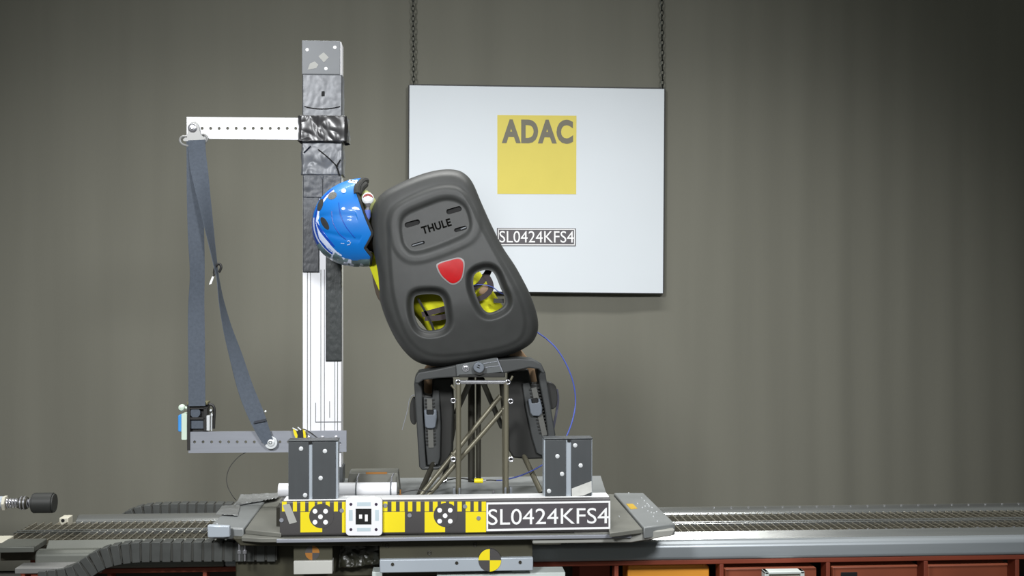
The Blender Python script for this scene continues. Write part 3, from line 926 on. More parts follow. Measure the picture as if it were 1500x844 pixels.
# upper arm
def perforated(name, lab, cat, a, b, c_, d, Y, th, holes, r, m):
    """flat bar with real round holes: made from strips around each hole"""
    root = thing(name, lab, cat, W(a, d, Y))
    mb = MB()
    z0 = W((a + c_) / 2, d, Y).z; z1 = W((a + c_) / 2, b, Y).z
    xs = [PX(h[0], Y) for h in holes]; zs = [W(h[0], h[1], Y).z for h in holes]
    x0, x1 = PX(a, Y), PX(c_, Y)
    cells = [x0] + [(xs[i] + xs[i + 1]) / 2 for i in range(len(xs) - 1)] + [x1]
    n = 24
    for i, (hx, hz) in enumerate(zip(xs, zs)):
        l, rr = cells[i], cells[i + 1]
        outer = []; inner = []
        for k in range(n):
            an = 2 * math.pi * (k + 0.5) / n
            dx, dz = math.cos(an), math.sin(an)
            inner.append((hx + dx * r, hz + dz * r))
            t = min(((rr - hx) / dx) if dx > 1e-9 else ((l - hx) / dx if dx < -1e-9 else 1e9), ((z1 - hz) / dz) if dz > 1e-9 else ((z0 - hz) / dz if dz < -1e-9 else 1e9))
            outer.append([hx + dx * t, hz + dz * t])
        # snap nearest to the corners
        for cx, cz in ((l, z0), (l, z1), (rr, z0), (rr, z1)):
            k = min(range(n), key=lambda k: (outer[k][0] - cx) ** 2 + (outer[k][1] - cz) ** 2)
            outer[k] = [cx, cz]
        vs = []
        for yy in (Y, Y + th):
            vs += [(p[0], yy, p[1]) for p in outer] + [(p[0], yy, p[1]) for p in inner]
        fs = []
        for k in range(n):
            k2 = (k + 1) % n
            fs.append((k, k2, n + k2, n + k))
            fs.append((2 * n + k2, 2 * n + k, 3 * n + k, 3 * n + k2))
            fs.append((n + k, n + k2, 3 * n + k2, 3 * n + k))
            fs.append((k2, k, 2 * n + k, 2 * n + k2))
        mb.add(vs, fs)
    mb.build('bar', m, root, smooth=30)
    return root
AY = PY - 0.012
arm = perforated('perforated_bar', 'white perforated flat bar reaching left from the column top, taped on', 'bar', 273.5, 172, 443, 204, AY, 0.008,
                 [(283.5, 188)] + [(296 + 12.47 * i, 188) for i in range(12)], 0.0048, white_m)
LY = PY - 0.011
arm2 = perforated('perforated_bar', 'grey perforated flat bar at the column foot carrying belt retractor and belt end', 'bar', 276, 632, 507.5, 663, LY, 0.009,
                  [(285 + 12.5 * i, 647.5) for i in range(14)] + [(498, 650)], 0.0045, plain_alu)
mb = MB()
for u in (452.5, 472.5, 492):
    mb.disc(W(u, 641.5, LY), (0, -1, 0), 0.007, 0.006, 16, dome=1)
mb.pieces('bolt', chrome_m, arm2)

# belt guide (D-ring)
bg_ = thing('belt_guide', 'pale metal belt guide loop bolted to the end of the upper white bar', 'belt guide', W(284, 213, AY - 0.01))
GY = AY - 0.008
mb = MB(); mb.pprism(sp2([(276, 186), (279, 180), (286, 178), (291, 184), (294, 196), (301, 203), (300, 206), (286, 205.5), (271, 207.5), (268, 204), (274, 198)], 3), GY, GY + 0.004)
mb.build('plate', bracket_m, bg_, bevel=0.0008)
mb = MB()
zdn = []
pth = [(274, 200), (267, 200.5), (263.8, 205), (266, 210), (272, 213), (285, 214.5), (296, 212.5), (301, 208), (303.5, 203), (300, 197.5), (296, 197)]
mb.tube(spline([W(a, b, GY + 0.002) for a, b in pth], 5), 0.0042, 10)
mb.build('loop', bracket_m, bg_)
mb = MB(); mb.disc(W(282, 187.5, GY), (0, -1, 0), 0.014, 0.006, 24, dome=1); mb.build('bolt', chrome_m, bg_, bevel=0.001)
mb = MB(); mb.ring(W(281, 187.5, GY - 0.007), (0, 1, 0), 0.0045, 0.0012, 16, 6); mb.build('bolt_socket', dtube_m, bg_)

# seat belt
bt = thing('seat_belt', 'dark grey seat belt webbing running from the guide loop down to both belt ends', 'seat belt', W(288, 590, 3.69))
def strap(name, pts, Y0, m, parent, th=0.0016):
    """pts: (px, py, half width px, twist deg, dY)"""
    n = 6
    P = spline([(a, b, 0) for a, b, *_ in pts], n)
    wd = [v.x for v in spline([(w, t, dy) for _, _, w, t, dy in pts], n)]
    tw = [v.y for v in spline([(w, t, dy) for _, _, w, t, dy in pts], n)]
    dy = [v.z for v in spline([(w, t, d) for _, _, w, t, d in pts], n)]
    path = [W(p.x, p.y, Y0 + d) for p, d in zip(P, dy)]
    hw_ = [w * Y0 / F for w in wd]
    dirs = []
    for i in range(len(path)):
        a = path[max(i - 1, 0)]; b = path[min(i + 1, len(path) - 1)]
        t = (b - a).normalized()
        s = t.cross(Vector((0, 1, 0))).normalized()
        ang = math.radians(tw[i])
        dirs.append(s * math.cos(ang) + Vector((0, 1, 0)) * math.sin(ang))
    mb = MB(); mb.ribbon(path, hw_, dirs, th)
    return mb.build(name, m, parent, smooth=40)
BY = GY - 0.003
strap('webbing_back', [(286, 206, 12.5, 0, 0.004), (286.5, 240, 12.5, 6, 0.004), (286.5, 290, 12.2, 12, 0.004), (287, 340, 11.5, 15, 0.006), (289, 400, 11.2, 35, 0.008), (287.5, 450, 11.6, 25, 0.008), (288, 520, 12, 0, 0.004), (288.5, 595, 12, 0, 0.0)], BY, belt_m, bt)
strap('webbing_front', [(288, 205, 12.0, 0, -0.004), (290, 235, 12.2, 5, -0.005), (296, 275, 12.0, 40, -0.012), (303, 315, 12, 62, -0.016), (309, 350, 12, 76, -0.016), (315, 385, 12, 87, -0.016), (319.5, 410, 12, 92, -0.016), (324, 440, 12, 84, -0.014), (333, 480, 12, 70, -0.014), (345, 520, 12, 52, -0.012), (360, 570, 12, 32, -0.012), (376, 610, 11.5, 10, -0.010), (388, 638, 9.0, 0, -0.008), (394, 648, 7, 0, -0.008)], BY, belt_m, bt)
mb = MB(); mb.ribbon([W(372, 619, BY - 0.016), W(390, 615, BY - 0.016)], [0.004, 0.004], [Vector((0.3, 0, 1))] * 2, 0.002); mb.build('belt_stitch', mat('belt_dark', S(48, 52, 60), 0.7), bt)
mb = MB(); mb.disc(W(397, 648.5, LY - 0.012), (0, -1, 0), 0.020, 0.005, 28); mb.disc(W(397, 648.5, LY - 0.017), (0, -1, 0), 0.012, 0.005, 24, dome=1); mb.disc(W(397, 648.5, LY), (0, -1, 0), 0.008, 0.012, 16)
mb.build('anchor_bolt', boltw_m, bt, bevel=0.001)
mb = MB(); mb.ring(W(396, 648.5, LY - 0.022), (0, 1, 0), 0.0045, 0.0014, 16, 6); mb.build('bolt_socket', groove_m, bt)
mb = MB(); mb.disc(W(389, 602.5, BY - 0.014), (0, -1, 0), 0.003, 0.003, 12); mb.build('belt_button', letter_m, bt)
# clip on belt
cl = thing('belt_clip', 'small black loop clip with a white tag on the twisted belt strand', 'clip', W(314, 417, BY - 0.03))
mb = MB(); CY = BY - 0.017
mb.tube(spline([W(a, b, CY) for a, b in ((314, 401), (314.5, 394), (318, 388), (322, 387), (324, 391), (322.5, 396), (320.5, 399))], 5), [0.004] * 31, 8)
mb.tube([W(314, 398, CY), W(315.5, 403, CY)], 0.0055, 10); mb.build('loop', cable_m, cl)
mb = MB(); mb.ribbon([W(312.5, 404.5, CY), W(308, 416.5, CY)], [0.0042, 0.0042], [Vector((1, 0, 0.4))] * 2, 0.003); mb.build('tag', letter_m, cl)
mb = MB(); mb.tube([W(315, 401, CY), W(312.4, 405, CY)], 0.0025, 8); mb.build('tag_neck', cable_m, cl)

# retractor
rt = thing('belt_retractor', 'black seat belt retractor with blue and white side cover on the lower bar end', 'belt retractor', W(292, 632, LY))
RYY = LY - 0.0
mb = MB()
def rp(*q, y0=RYY, y1=RYY + 0.045): mb.pbox(*q, y0, y1)
rp(274, 592, 278.5, 660, y0=RYY - 0.002, y1=RYY + 0.045); mb.box(PX(278.5, RYY), PX(301, RYY), RYY + 0.020, RYY + 0.042, H(645, RYY), H(596, RYY))
rp(278, 596, 304, 599.5); rp(278.5, 611.5, 300, 615); rp(298, 598, 303, 632)
mb.build('frame', cable_m, rt, bevel=0.001)
mb = MB(); mb.pbox(273.5, 589, 304, 593, RYY - 0.004, RYY + 0.04); mb.build('top_bridge', olivel_m, rt, bevel=0.001)
mb = MB(); mb.disc(W(287, 604.5, RYY + 0.016), (0, -1, 0), 0.0158, 0.012, 28); mb.build('spool', belt_m, rt, bevel=0.001)
mb = MB(); mb.pbox(279.5, 615, 299, 628, RYY + 0.010, RYY + 0.02); mb.build('spool_window', belt_m, rt)
mb = MB(); mb.pbox(302.5, 609, 307, 631, RYY - 0.003, RYY + 0.02); mb.build('side_plate', boltw_m, rt, bevel=0.001)
mb = MB(); mb.tube(spline([W(a, b, RYY + 0.012) for a, b in ((300, 596), (306, 592.5), (311.5, 594), (314, 600), (313.5, 615), (313, 628))], 5), 0.0045, 8)
mb.tube([W(308, 605, RYY + 0.002), W(311, 601, RYY + 0.002)], 0.003, 8)
mb.build('curved_lever', cable_m, rt)
mb = MB(); mb.disc(W(309, 601, RYY - 0.002), (0, -1, 0), 0.0035, 0.003, 12); mb.disc(W(310.5, 608, RYY - 0.002), (0, -1, 0), 0.003, 0.003, 12); mb.tube([W(310, 605, RYY), W(310, 631, RYY + 0.01)], 0.0022, 8); mb.build('lever_pin', boltw_m, rt)
mb = MB(); mb.disc(W(267, 597, RYY + 0.01), (0, -1, 0), 0.0105, 0.016, 20, dome=1); mb.tube([W(267, 597, RYY + 0.006), W(276, 598, RYY + 0.006)], 0.004, 8); mb.build('side_screw', mint_m, rt)
mb = MB(); mb.pprism(rrect(265.5, 606, 273.8, 645, 2), RYY - 0.003, RYY + 0.04); mb.build('white_cover', mint_m, rt, bevel=0.0015)
mb = MB(); mb.pprism(rrect(260.5, 608, 266.5, 633, 2.5), RYY + 0.001, RYY + 0.036); mb.build('blue_cap', lblue_m, rt, bevel=0.003)

# cables at the column foot
def cable(name, lab, pts, r, m, cat='cable'):
    mb = MB(); mb.tube(spline([W(*p) for p in pts], 8), r, 8)
    o = mb.build(name, m, None, smooth=60)
    return tag(o, lab, cat)
cable('cable', 'thin black cable drooping from the lower bar to the sled plate', [(362, 662, 3.72), (350, 669, 3.71), (337, 684, 3.70), (332, 700, 3.69), (334, 714, 3.68), (341, 727, 3.67), (346, 733, 3.65)], 0.0012, cable_m)
cable('cable', 'black cable curling over the bar in front of the column foot', [(436, 634, 3.695), (443, 629, 3.69), (452, 632, 3.69), (463, 640, 3.69), (470, 646, 3.68), (474, 655, 3.67)], 0.0016, cable_m)
yt = thing('cable_tie_bundle', 'yellow and black tape tabs on the bar behind the left block', 'tape', W(440, 645, 3.69))
mb = MB(); mb.pprism([(429, 627), (433, 630), (436, 638), (435, 645), (432, 640), (430, 634)], 3.69, 3.695); mb.pprism([(443.5, 629), (447, 632), (449, 645), (445, 645)], 3.688, 3.694); mb.pieces('yellow_tab', yel_m, yt)
mb = MB(); mb.pprism([(434, 631), (444, 630), (445, 646), (435, 646)], 3.691, 3.697); mb.build('black_band', cable_m, yt)
mb = MB(); mb.tube([W(428.5, 627, 3.69), W(436, 631, 3.69)], 0.002, 6); mb.tube([W(436, 626, 3.69), W(441, 630, 3.69)], 0.002, 6); mb.pieces('wire_end', boltw_m, yt)

# white tube with clamps
TY = 3.50
wt = thing('white_tube', 'short white horizontal tube with two steel clamps on the sled deck', 'tube', (PX(495, TY), TY, ZD))
zc_ = ZD + 0.0205
mb = MB(); mb.tube([(PX(408, TY), TY, zc_), (PX(581.5, TY), TY, zc_)], 0.0205, 28); mb.build('tube_body', white_m, wt, bevel=0.002)
for u in (522, 572.5):
    mb = MB(); mb.ring((PX(u, TY), TY, zc_), (1, 0, 0), 0.0217, 0.0022, 28, 6)
    k = mb.build('clamp', grey_metal, wt)
    mb = MB(); mb.tube([(PX(u + 1, TY), TY + 0.004, zc_ + 0.02), (PX(u + 1, TY), TY + 0.006, zc_ + 0.033), (PX(u + 4, TY), TY + 0.02, zc_ + 0.043)], 0.0024, 8)
    mb.build('clamp_screw', chrome_m, k)
gb = thing('deck_box', 'low grey box with a yellow edge strip behind the white tube', 'box', (PX(545, 3.57), 3.58, ZD))
mb = MB(); mb.prism([(PX(507, 3.545), 3.545, ZD), (PX(586, 3.545), 3.545, ZD), (PX(583, 3.545), 3.545, H(692, 3.545)), (PX(511, 3.545), 3.545, H(692, 3.545))], (0, 0.09, 0)); mb.build('body', sledd_m, gb, bevel=0.003)
mb = MB(); mb.box(PX(536, 3.545), PX(567, 3.545), 3.5435, 3.55, H(693.5, 3.545), H(691.2, 3.545)); mb.build('yellow_strip', orange_m, gb)
mb = MB(); mb.box(PX(555, 3.4), PX(569, 3.4), 3.385, 3.42, ZD, ZD + 0.006)
tag(mb.build('yellow_tape_piece', yel_m), 'small yellow tape piece in front of the white tube end', 'tape')

# ================================================================== SEAT STAND (steel tube trellis)
st = thing('seat_stand', 'steel tube trellis stand that carries the child seat on the sled', 'stand', (PX(706, 3.5), 3.55, ZD))
TR = 0.0078
SYF = 3.44
def tb(name, a, b, m=tube_m, r=TR, n=14, parent=st):
    mb = MB(); mb.tube([a, b], r, n); return mb.build(name, m, parent)
zdk = lambda p: Vector((p.x, p.y, ZD))
fl0 = W(671.5, 560, SYF); fr0 = W(741.5, 560, SYF)
tb('upright', zdk(fl0), fl0); tb('upright', zdk(fr0), fr0)
tb('top_bar', W(671.5, 560, SYF), W(741.5, 560, SYF), chrome_m, 0.006)
for u in (667.5, 744):
    pass
tb('side_bar', zdk(W(741, 560, SYF + 0.03)) + Vector((-0.004, 0, 0)), W(738, 600, SYF + 0.03), tube_m, 0.006)
# diagonals
tb('diagonal', W(615, 727, 3.50), W(733, 580, 3.56), tube_m, 0.0072)
tb('diagonal', W(626, 727, 3.46), W(740, 597, 3.49), tube_m, 0.0072)
# rear posts
for u in (690.5, 701):
    p = W(u, 548, 3.74); tb('rear_post', zdk(p), p, dtube_m, 0.011 if u < 700 else 0.008)
tb('rear_brace', W(706, 556, 3.50), W(735, 625, 3.70), dtube_m, 0.0085)
tb('rear_brace', W(690, 556, 3.50), W(668, 605, 3.70), dtube_m, 0.0085)
tb('rear_brace', W(668, 605, 3.70), zdk(W(650, 700, 3.74)), dtube_m, 0.0085)
tb('rear_brace', W(735, 560, 3.60), W(742, 640, 3.62), dtube_m, 0.0085)
tb('leg', zdk(W(793, 700, 3.52)), W(735, 600, 3.72), tube_m, 0.0085)
tb('leg', zdk(W(614, 700, 3.50)), W(636, 676, 3.60), dtube_m, 0.0085)
tb('leg', W(636, 676, 3.60), W(668, 605, 3.70), dtube_m, 0.0085)
for u, v in ((671, 560), (744, 560), (664, 587), (748, 588), (664, 673), (748.5, 673)):
    mb = MB(); c_ = W(u, v, SYF - 0.006)
    mb.ring(c_, (0, 1, 0), 0.0062, 0.0021, 20, 8)
    e = mb.build('lug', chrome_m, st)
    mb = MB(); mb.disc(c_ + Vector((0, -0.0005, 0)), (0, 1, 0), 0.0052, 0.012, 16); mb.build('lug_hole', black_m, e)
    if u in (664, 748, 748.5):
        s = 1 if u < 700 else -1
        mb = MB(); mb.tube([c_ + Vector((s * 0.006, 0.006, 0.0)), c_ + Vector((s * 0.016, 0.008, 0.006))], 0.0045, 8); mb.build('lug_arm', tube_m, e)
for a, b in (((667, 571), (661, 564)), ((748, 557), (751, 551)), ((666, 668), (661, 663))):
    tb('pin', W(a[0], a[1], SYF), W(b[0], b[1], SYF), tube_m, 0.0035)
for u in (668.5, 743.5):
    mb = MB(); p = zdk(W(u, 720, SYF - 0.002)); mb.box(p.x - 0.010, p.x - 0.004, p.y - 0.016, p.y + 0.016, ZD, ZD + 0.034); mb.box(p.x + 0.006, p.x + 0.012, p.y - 0.016, p.y + 0.016, ZD, ZD + 0.034)
    mb.box(p.x - 0.016, p.x + 0.018, p.y - 0.018, p.y + 0.018, ZD, ZD + 0.004); mb.build('foot_bracket', grey_metal, st, bevel=0.001)
mb = MB()
for u in (674, 723, 727, 780):
    p = zdk(W(u, 722, 3.405)); mb.disc(p, (0, 0, 1), 0.004, 0.006 if u != 723 else 0.028, 10)
mb.pieces('deck_bolt', chrome_m, st)

# ================================================================== CHILD SEAT
seat = thing('child_bike_seat', 'black plastic child bike seat tipped to the left, back with red reflector', 'child seat', (PX(700, 3.5), 3.52, W(700, 556, 3.46).z))
OUT = [(543, 325), (545, 308), (552, 292), (564, 280), (580, 271), (598, 262.5), (623, 253.5), (647, 248.5), (668, 249), (682, 255.5), (693, 269), (706, 299), (720, 330), (737, 363), (753, 387), (765, 408), (776, 430), (785, 455), (788.5, 475), (786, 491), (776, 505), (752, 518), (715, 527), (680, 533), (650, 537), (625, 535), (604, 526), (584, 504), (568, 474), (557, 442), (555.5, 420), (553, 396), (546.5, 365), (543.5, 345)]
OUTS = sp2(OUT, 7)
RIM = sp2([(568, 345), (567, 325), (572, 308), (584, 297), (606, 285), (632, 275), (655, 271), (672, 274), (682, 284), (694, 305), (707, 332), (725, 366), (742, 396), (757, 425), (768, 455), (770, 480), (760, 500), (730, 512), (680, 520), (640, 522), (615, 514), (597, 496), (583, 465), (574, 430), (570, 390)], 6)
RC = sp2([(585, 330), (588, 318), (598, 309), (620, 299.5), (645, 290.5), (664, 290), (680, 298), (688, 312), (691, 331), (684, 344), (665, 354), (640, 364), (617, 371), (601, 371), (590, 360), (586, 345)], 6)
HL = sp2([(606.5, 439), (611, 433), (626, 431), (642, 432.5), (649, 441), (652, 458), (653, 472), (648, 480), (638, 483.5), (625, 484), (615, 479), (609, 467), (606, 452)], 5)
HR = sp2([(693.5, 407), (698, 400), (709, 396), (719.5, 397), (726, 404), (733, 421), (740, 437), (739, 447), (730, 454), (717, 458), (708, 453), (700, 439), (694, 421)], 5)
def sdf(poly, P):
    P = np.asarray(P, float); q = np.asarray(poly, float)
    a = q; b = np.roll(q, -1, axis=0)
    d = np.full(len(P), 1e18); inside = np.zeros(len(P), bool)
    for i in range(len(a)):
        e = b[i] - a[i]; w = P - a[i]
        t = np.clip((w @ e) / (e @ e + 1e-12), 0, 1)
        pr = w - t[:, None] * e
        d = np.minimum(d, (pr ** 2).sum(1))
        c1 = (P[:, 1] >= a[i][1]) != (P[:, 1] >= b[i][1])
        with np.errstate(divide='ignore', invalid='ignore'):
            xi = a[i][0] + (P[:, 1] - a[i][1]) * e[0] / (e[1] if abs(e[1]) > 1e-9 else 1e-9)
        inside ^= c1 & (P[:, 0] < xi)
    d = np.sqrt(d)
    return np.where(inside, d, -d)        # positive inside, pixels
def sstep(x, a, b):
    t = np.clip((x - a) / (b - a), 0, 1); return t * t * (3 - 2 * t)
def shell_depth(P):
    """depth (world y) of the back face of the seat shell over pixel (px, py)"""
    P = np.asarray(P, float)
    eo = sdf(OUTS, P); er = sdf(RIM, P); ec = sdf(RC, P); el = sdf(HL, P); eh = sdf(HR, P)
    # axis coordinates of the tilted shell
    ang = math.radians(17)
    u = (P[:, 0] - 665) * math.cos(ang) + (P[:, 1] - 395) * math.sin(ang) * -1 * -1
    u = (P[:, 0] - 665) * math.cos(ang) - (P[:, 1] - 395) * math.sin(ang) * 1.0
    v = (P[:, 0] - 665) * math.sin(ang) + (P[:, 1] - 395) * math.cos(ang)
    y = 3.440 + 0.030 * (u / 110) ** 2 + 0.055 * sstep(v, 45, 175) + 0.016 * (1 - sstep(er, -26, 1)) - 0.015 * sstep(v, -130, 40)
    y = y + 0.040 * (1 - np.sqrt(np.clip(1 - (1 - np.clip(eo / 11.0, 0, 1)) ** 2, 0, 1)))      # rolled outer edge
    y = y - 0.0065 * sstep(er, -2.0, 5.0)                                                        # raised centre body
    y = y + 0.009 * sstep(ec, -1.0, 5.0) - 0.003 * sstep(ec, -17, -10) * (1 - sstep(ec, -5, 1))  # logo recess with lip
    y = y + 0.028 * sstep(el, -12, -1.8) + 0.028 * sstep(eh, -12, -1.8)                          # funnels round the openings
    return y
cx, cy = 664.0, 396.0
R_ = 84; N_ = len(OUTS)
pix = []
for k in range(R_ + 1):
    s = (k / R_)
    s = 1 - (1 - s) ** 1.15
    for p in OUTS:
        pix.append((cx + (p[0] - cx) * max(s, 0.004), cy + (p[1] - cy) * max(s, 0.004)))
ydep = shell_depth(pix)
verts = [W(p[0], p[1], float(y)) for p, y in zip(pix, ydep)]
rings = [verts[k * N_:(k + 1) * N_] for k in range(R_ + 1)]
# side walls turning away from the camera into a tub
last_px = pix[R_ * N_:]; last_y = ydep[R_ * N_:]
for k in range(1, 11):
    t = k / 10
    ring = []
    for (p, y) in zip(last_px, last_y):
        deep = 0.045 + 0.075 * float(sstep(np.array([p[1]]), 300, 430)[0])
        sc = 1.0 - 0.030 * t
        ring.append(W(cx + (p[0] - cx) * sc, cy + (p[1] - cy) * sc, float(y)) + Vector((0, deep * t, 0)))
    rings.append(ring)
mb = MB(); mb.loops(rings, cap=False); 
vs0 = len(mb.v); mb.add([rings[0][i] for i in range(N_)], [tuple(range(N_))])
tmp = mb.build('shell', shell_m, seat, smooth=0)
bm = bmesh.new(); bm.from_mesh(tmp.data)
bmesh.ops.remove_doubles(bm, verts=bm.verts, dist=1e-5)
bmesh.ops.recalc_face_normals(bm, faces=bm.faces)
# outer normals must look toward the camera
s_ = sum(f.normal.y for f in bm.faces if f.calc_center_median().y + seat.location.y < 3.46)
if s_ > 0:
    bmesh.ops.reverse_faces(bm, faces=bm.faces)
bm.to_mesh(tmp.data); bm.free()
so = tmp.modifiers.new('thick', 'SOLIDIFY'); so.thickness = 0.006; so.offset = -1
cutters = []
def cutter(poly, y0, y1):
    mb = MB(); yc_ = float(shell_depth([(sum(p[0] for p in poly) / len(poly), sum(p[1] for p in poly) / len(poly))])[0])
    mb.prism([W(a, b, yc_) + Vector((0, y0 - yc_, 0)) for a, b in poly], (0, y1 - y0, 0))
    o = mb.build('cutter', black_m, None, smooth=0); cutters.append(o)
    b = tmp.modifiers.new('cut', 'BOOLEAN'); b.operation = 'DIFFERENCE'; b.object = o; b.solver = 'EXACT'
cutter(HL, 3.30, 3.60); cutter(HR, 3.30, 3.60)
def slotpoly(cx_, cy_, w, h, ang):
    pts = rrect(-w / 2, -h / 2, w / 2, h / 2, min(w, h) * 0.45, 4); a = math.radians(-ang)
    return [(cx_ + x * math.cos(a) - y * math.sin(a), cy_ + x * math.sin(a) + y * math.cos(a)) for x, y in pts]
for (a, b, w, h) in ((604, 327.5, 23, 8, ), (665, 308, 23, 8.0), (612.5, 357.5, 20, 5), (674.5, 335.5, 19, 6)):
    cutter(slotpoly(a, b, w, h, 16), 3.30, 3.60)
bpy.context.view_layer.update()
dg = bpy.context.evaluated_depsgraph_get()
me2 = bpy.data.meshes.new_from_object(tmp.evaluated_get(dg))
tmp.modifiers.clear()
tmp.data = me2
for o in cutters: bpy.data.objects.remove(o)
me2.polygons.foreach_set('use_smooth', [True] * len(me2.polygons))
me2.set_sharp_from_angle(angle=math.radians(50))
shell = tmp
# dark pockets behind the slots
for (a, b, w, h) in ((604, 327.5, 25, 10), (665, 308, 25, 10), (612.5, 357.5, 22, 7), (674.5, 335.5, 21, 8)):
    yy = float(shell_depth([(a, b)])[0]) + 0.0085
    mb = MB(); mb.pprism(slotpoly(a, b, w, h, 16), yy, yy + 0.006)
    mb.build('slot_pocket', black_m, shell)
for (a, b) in ((606, 359), (677, 335)):
    yy = float(shell_depth([(a, b)])[0])
    mb = MB(); mb.tube([W(a - 2, b + 1.0, yy + 0.006), W(a + 14 if a < 650 else a + 6, b - 4 if a < 650 else b - 2, yy + 0.006)], 0.0022, 8)
    mb.build('slot_bar', grey_metal, shell)
# lettering pressed into the shell
vs, fs = text_mesh('THULE', (44.5, 11.5), 0.03)
a17 = math.radians(-17)
o0 = (619.5, 343.5)
tp = [(o0[0] + x * math.cos(a17) + y * math.sin(a17) * 1, o0[1] + x * math.sin(a17) - y * math.cos(a17)) for x, y, s in vs]
dy = shell_depth(tp)
mb = MB(); mb.add([W(p[0], p[1], float(d) - (0.0016 if s > 0.5 else -0.002)) for p, d, (_, _, s) in zip(tp, dy, vs)], fs)
mb.build('logo_lettering', logo_m, shell, smooth=0)
vs, fs = text_mesh('yepp', (14.0, 6.0), 0.0)
# reflector
RF = sp2([(641, 390), (645.5, 385.5), (657, 382), (669, 379), (676, 380.5), (679, 387), (677.5, 402), (673, 411), (664, 415.5), (656, 412), (646, 402)], 4)
def on_shell(poly, out0, out1, name, m, scale=1.0):
    cxx = sum(p[0] for p in poly) / len(poly); cyy = sum(p[1] for p in poly) / len(poly)
    pl = [(cxx + (p[0] - cxx) * scale, cyy + (p[1] - cyy) * scale) for p in poly]
    d = shell_depth(pl); dm = float(d.mean())
    mb = MB(); mb.loops([[W(p[0], p[1], float(q) - out0) for p, q in zip(pl, d)], [W(p[0], p[1], float(q) - out1) for p, q in zip(pl, d)], [W(cxx + (p[0] - cxx) * 0.9, cyy + (p[1] - cyy) * 0.9, float(q) - out1 - 0.0008) for p, q in zip(pl, d)]])
    return mb.build(name, m, seat, smooth=60)
on_shell(RF, -0.003, 0.0015, 'reflector_rim', redrim_m, 1.10)
on_shell(RF, -0.003, 0.0035, 'reflector', red_m, 0.98)

# carrier arch under the shell
ARCH = [(608, 553), (613, 545.5), (640, 541), (668, 535), (720, 527.5), (760, 525), (782, 527), (793, 533), (799, 546), (795, 548), (789, 541), (775, 539), (738, 547), (700, 550.5), (664, 553), (640, 554.5), (620, 557), (613, 562), (607, 562)]
mb = MB(); mb.pprism(ARCH, 3.475, 3.60); mb.build('carrier_arch', guard_m, seat, bevel=0.004, segs=3)
mb = MB(); mb.pprism([(668, 534.5), (724, 524.5), (729, 525.5), (736, 545), (700, 549.5), (669, 551.5)], 3.466, 3.4745); cp = mb.build('carrier_plate', mat('plate_mid_grey', S(92, 95, 96), 0.4, 0.3), seat, bevel=0.0015)
mb = MB(); mb.tube([W(728, 525, 3.466), W(736, 545, 3.466)], 0.002, 8); mb.tube([W(708, 533, 3.465), W(728, 529.5, 3.465)], 0.0012, 6); mb.tube([W(708, 539, 3.465), W(731, 536, 3.465)], 0.0012, 6); mb.build('plate_rib', plain_alu, cp)
mb = MB(); mb.disc(W(682.2, 539.5, 3.466), (0, -1, 0), 0.011, 0.003, 24); mb.disc(W(682.2, 539, 3.463), (0, -1, 0), 0.0075, 0.003, 20, dome=1); mb.build('lock', chrome_m, cp, bevel=0.0006)
mb = MB(); mb.disc(W(682.5, 539.3, 3.4603), (0, -1, 0), 0.0015, 0.0008, 10); mb.build('lock_keyhole', black_m, cp)
mb = MB(); mb.pprism(slotpoly(701.5, 538.5, 16, 15, -35), 3.445, 3.466); kn = mb.build('knob', bkl_m, cp, bevel=0.003, segs=3)
mb = MB(); mb.disc(W(702, 541, 3.450), (0, 1, 0), 0.017, 0.015, 24); mb.build('knob_base', dshell_m, cp)
mb = MB(); mb.pprism(slotpoly(700.5, 538.5, 5, 1.2, -20), 3.4442, 3.445); mb.pprism(slotpoly(701.5, 535.5, 4, 1.2, -20), 3.4442, 3.445); mb.pieces('knob_mark', black_m, kn)
# spine joining shell to carrier
mb = MB(); mb.pprism([(668, 531), (728, 522), (732, 540), (670, 546)], 3.50, 3.56); mb.build('mount_spine', dshell_m, seat, bevel=0.003)
mb = MB(); mb.pprism([(660, 500), (745, 492), (748, 540), (660, 550)], 3.57, 3.60); mb.build('seat_pan', dshell_m, seat, bevel=0.006)
mb = MB(); mb.pprism([(672, 549), (740, 546), (740, 553), (672, 553)], 3.46, 3.56); mb.build('stand_clamp', dshell_m, seat, bevel=0.002)

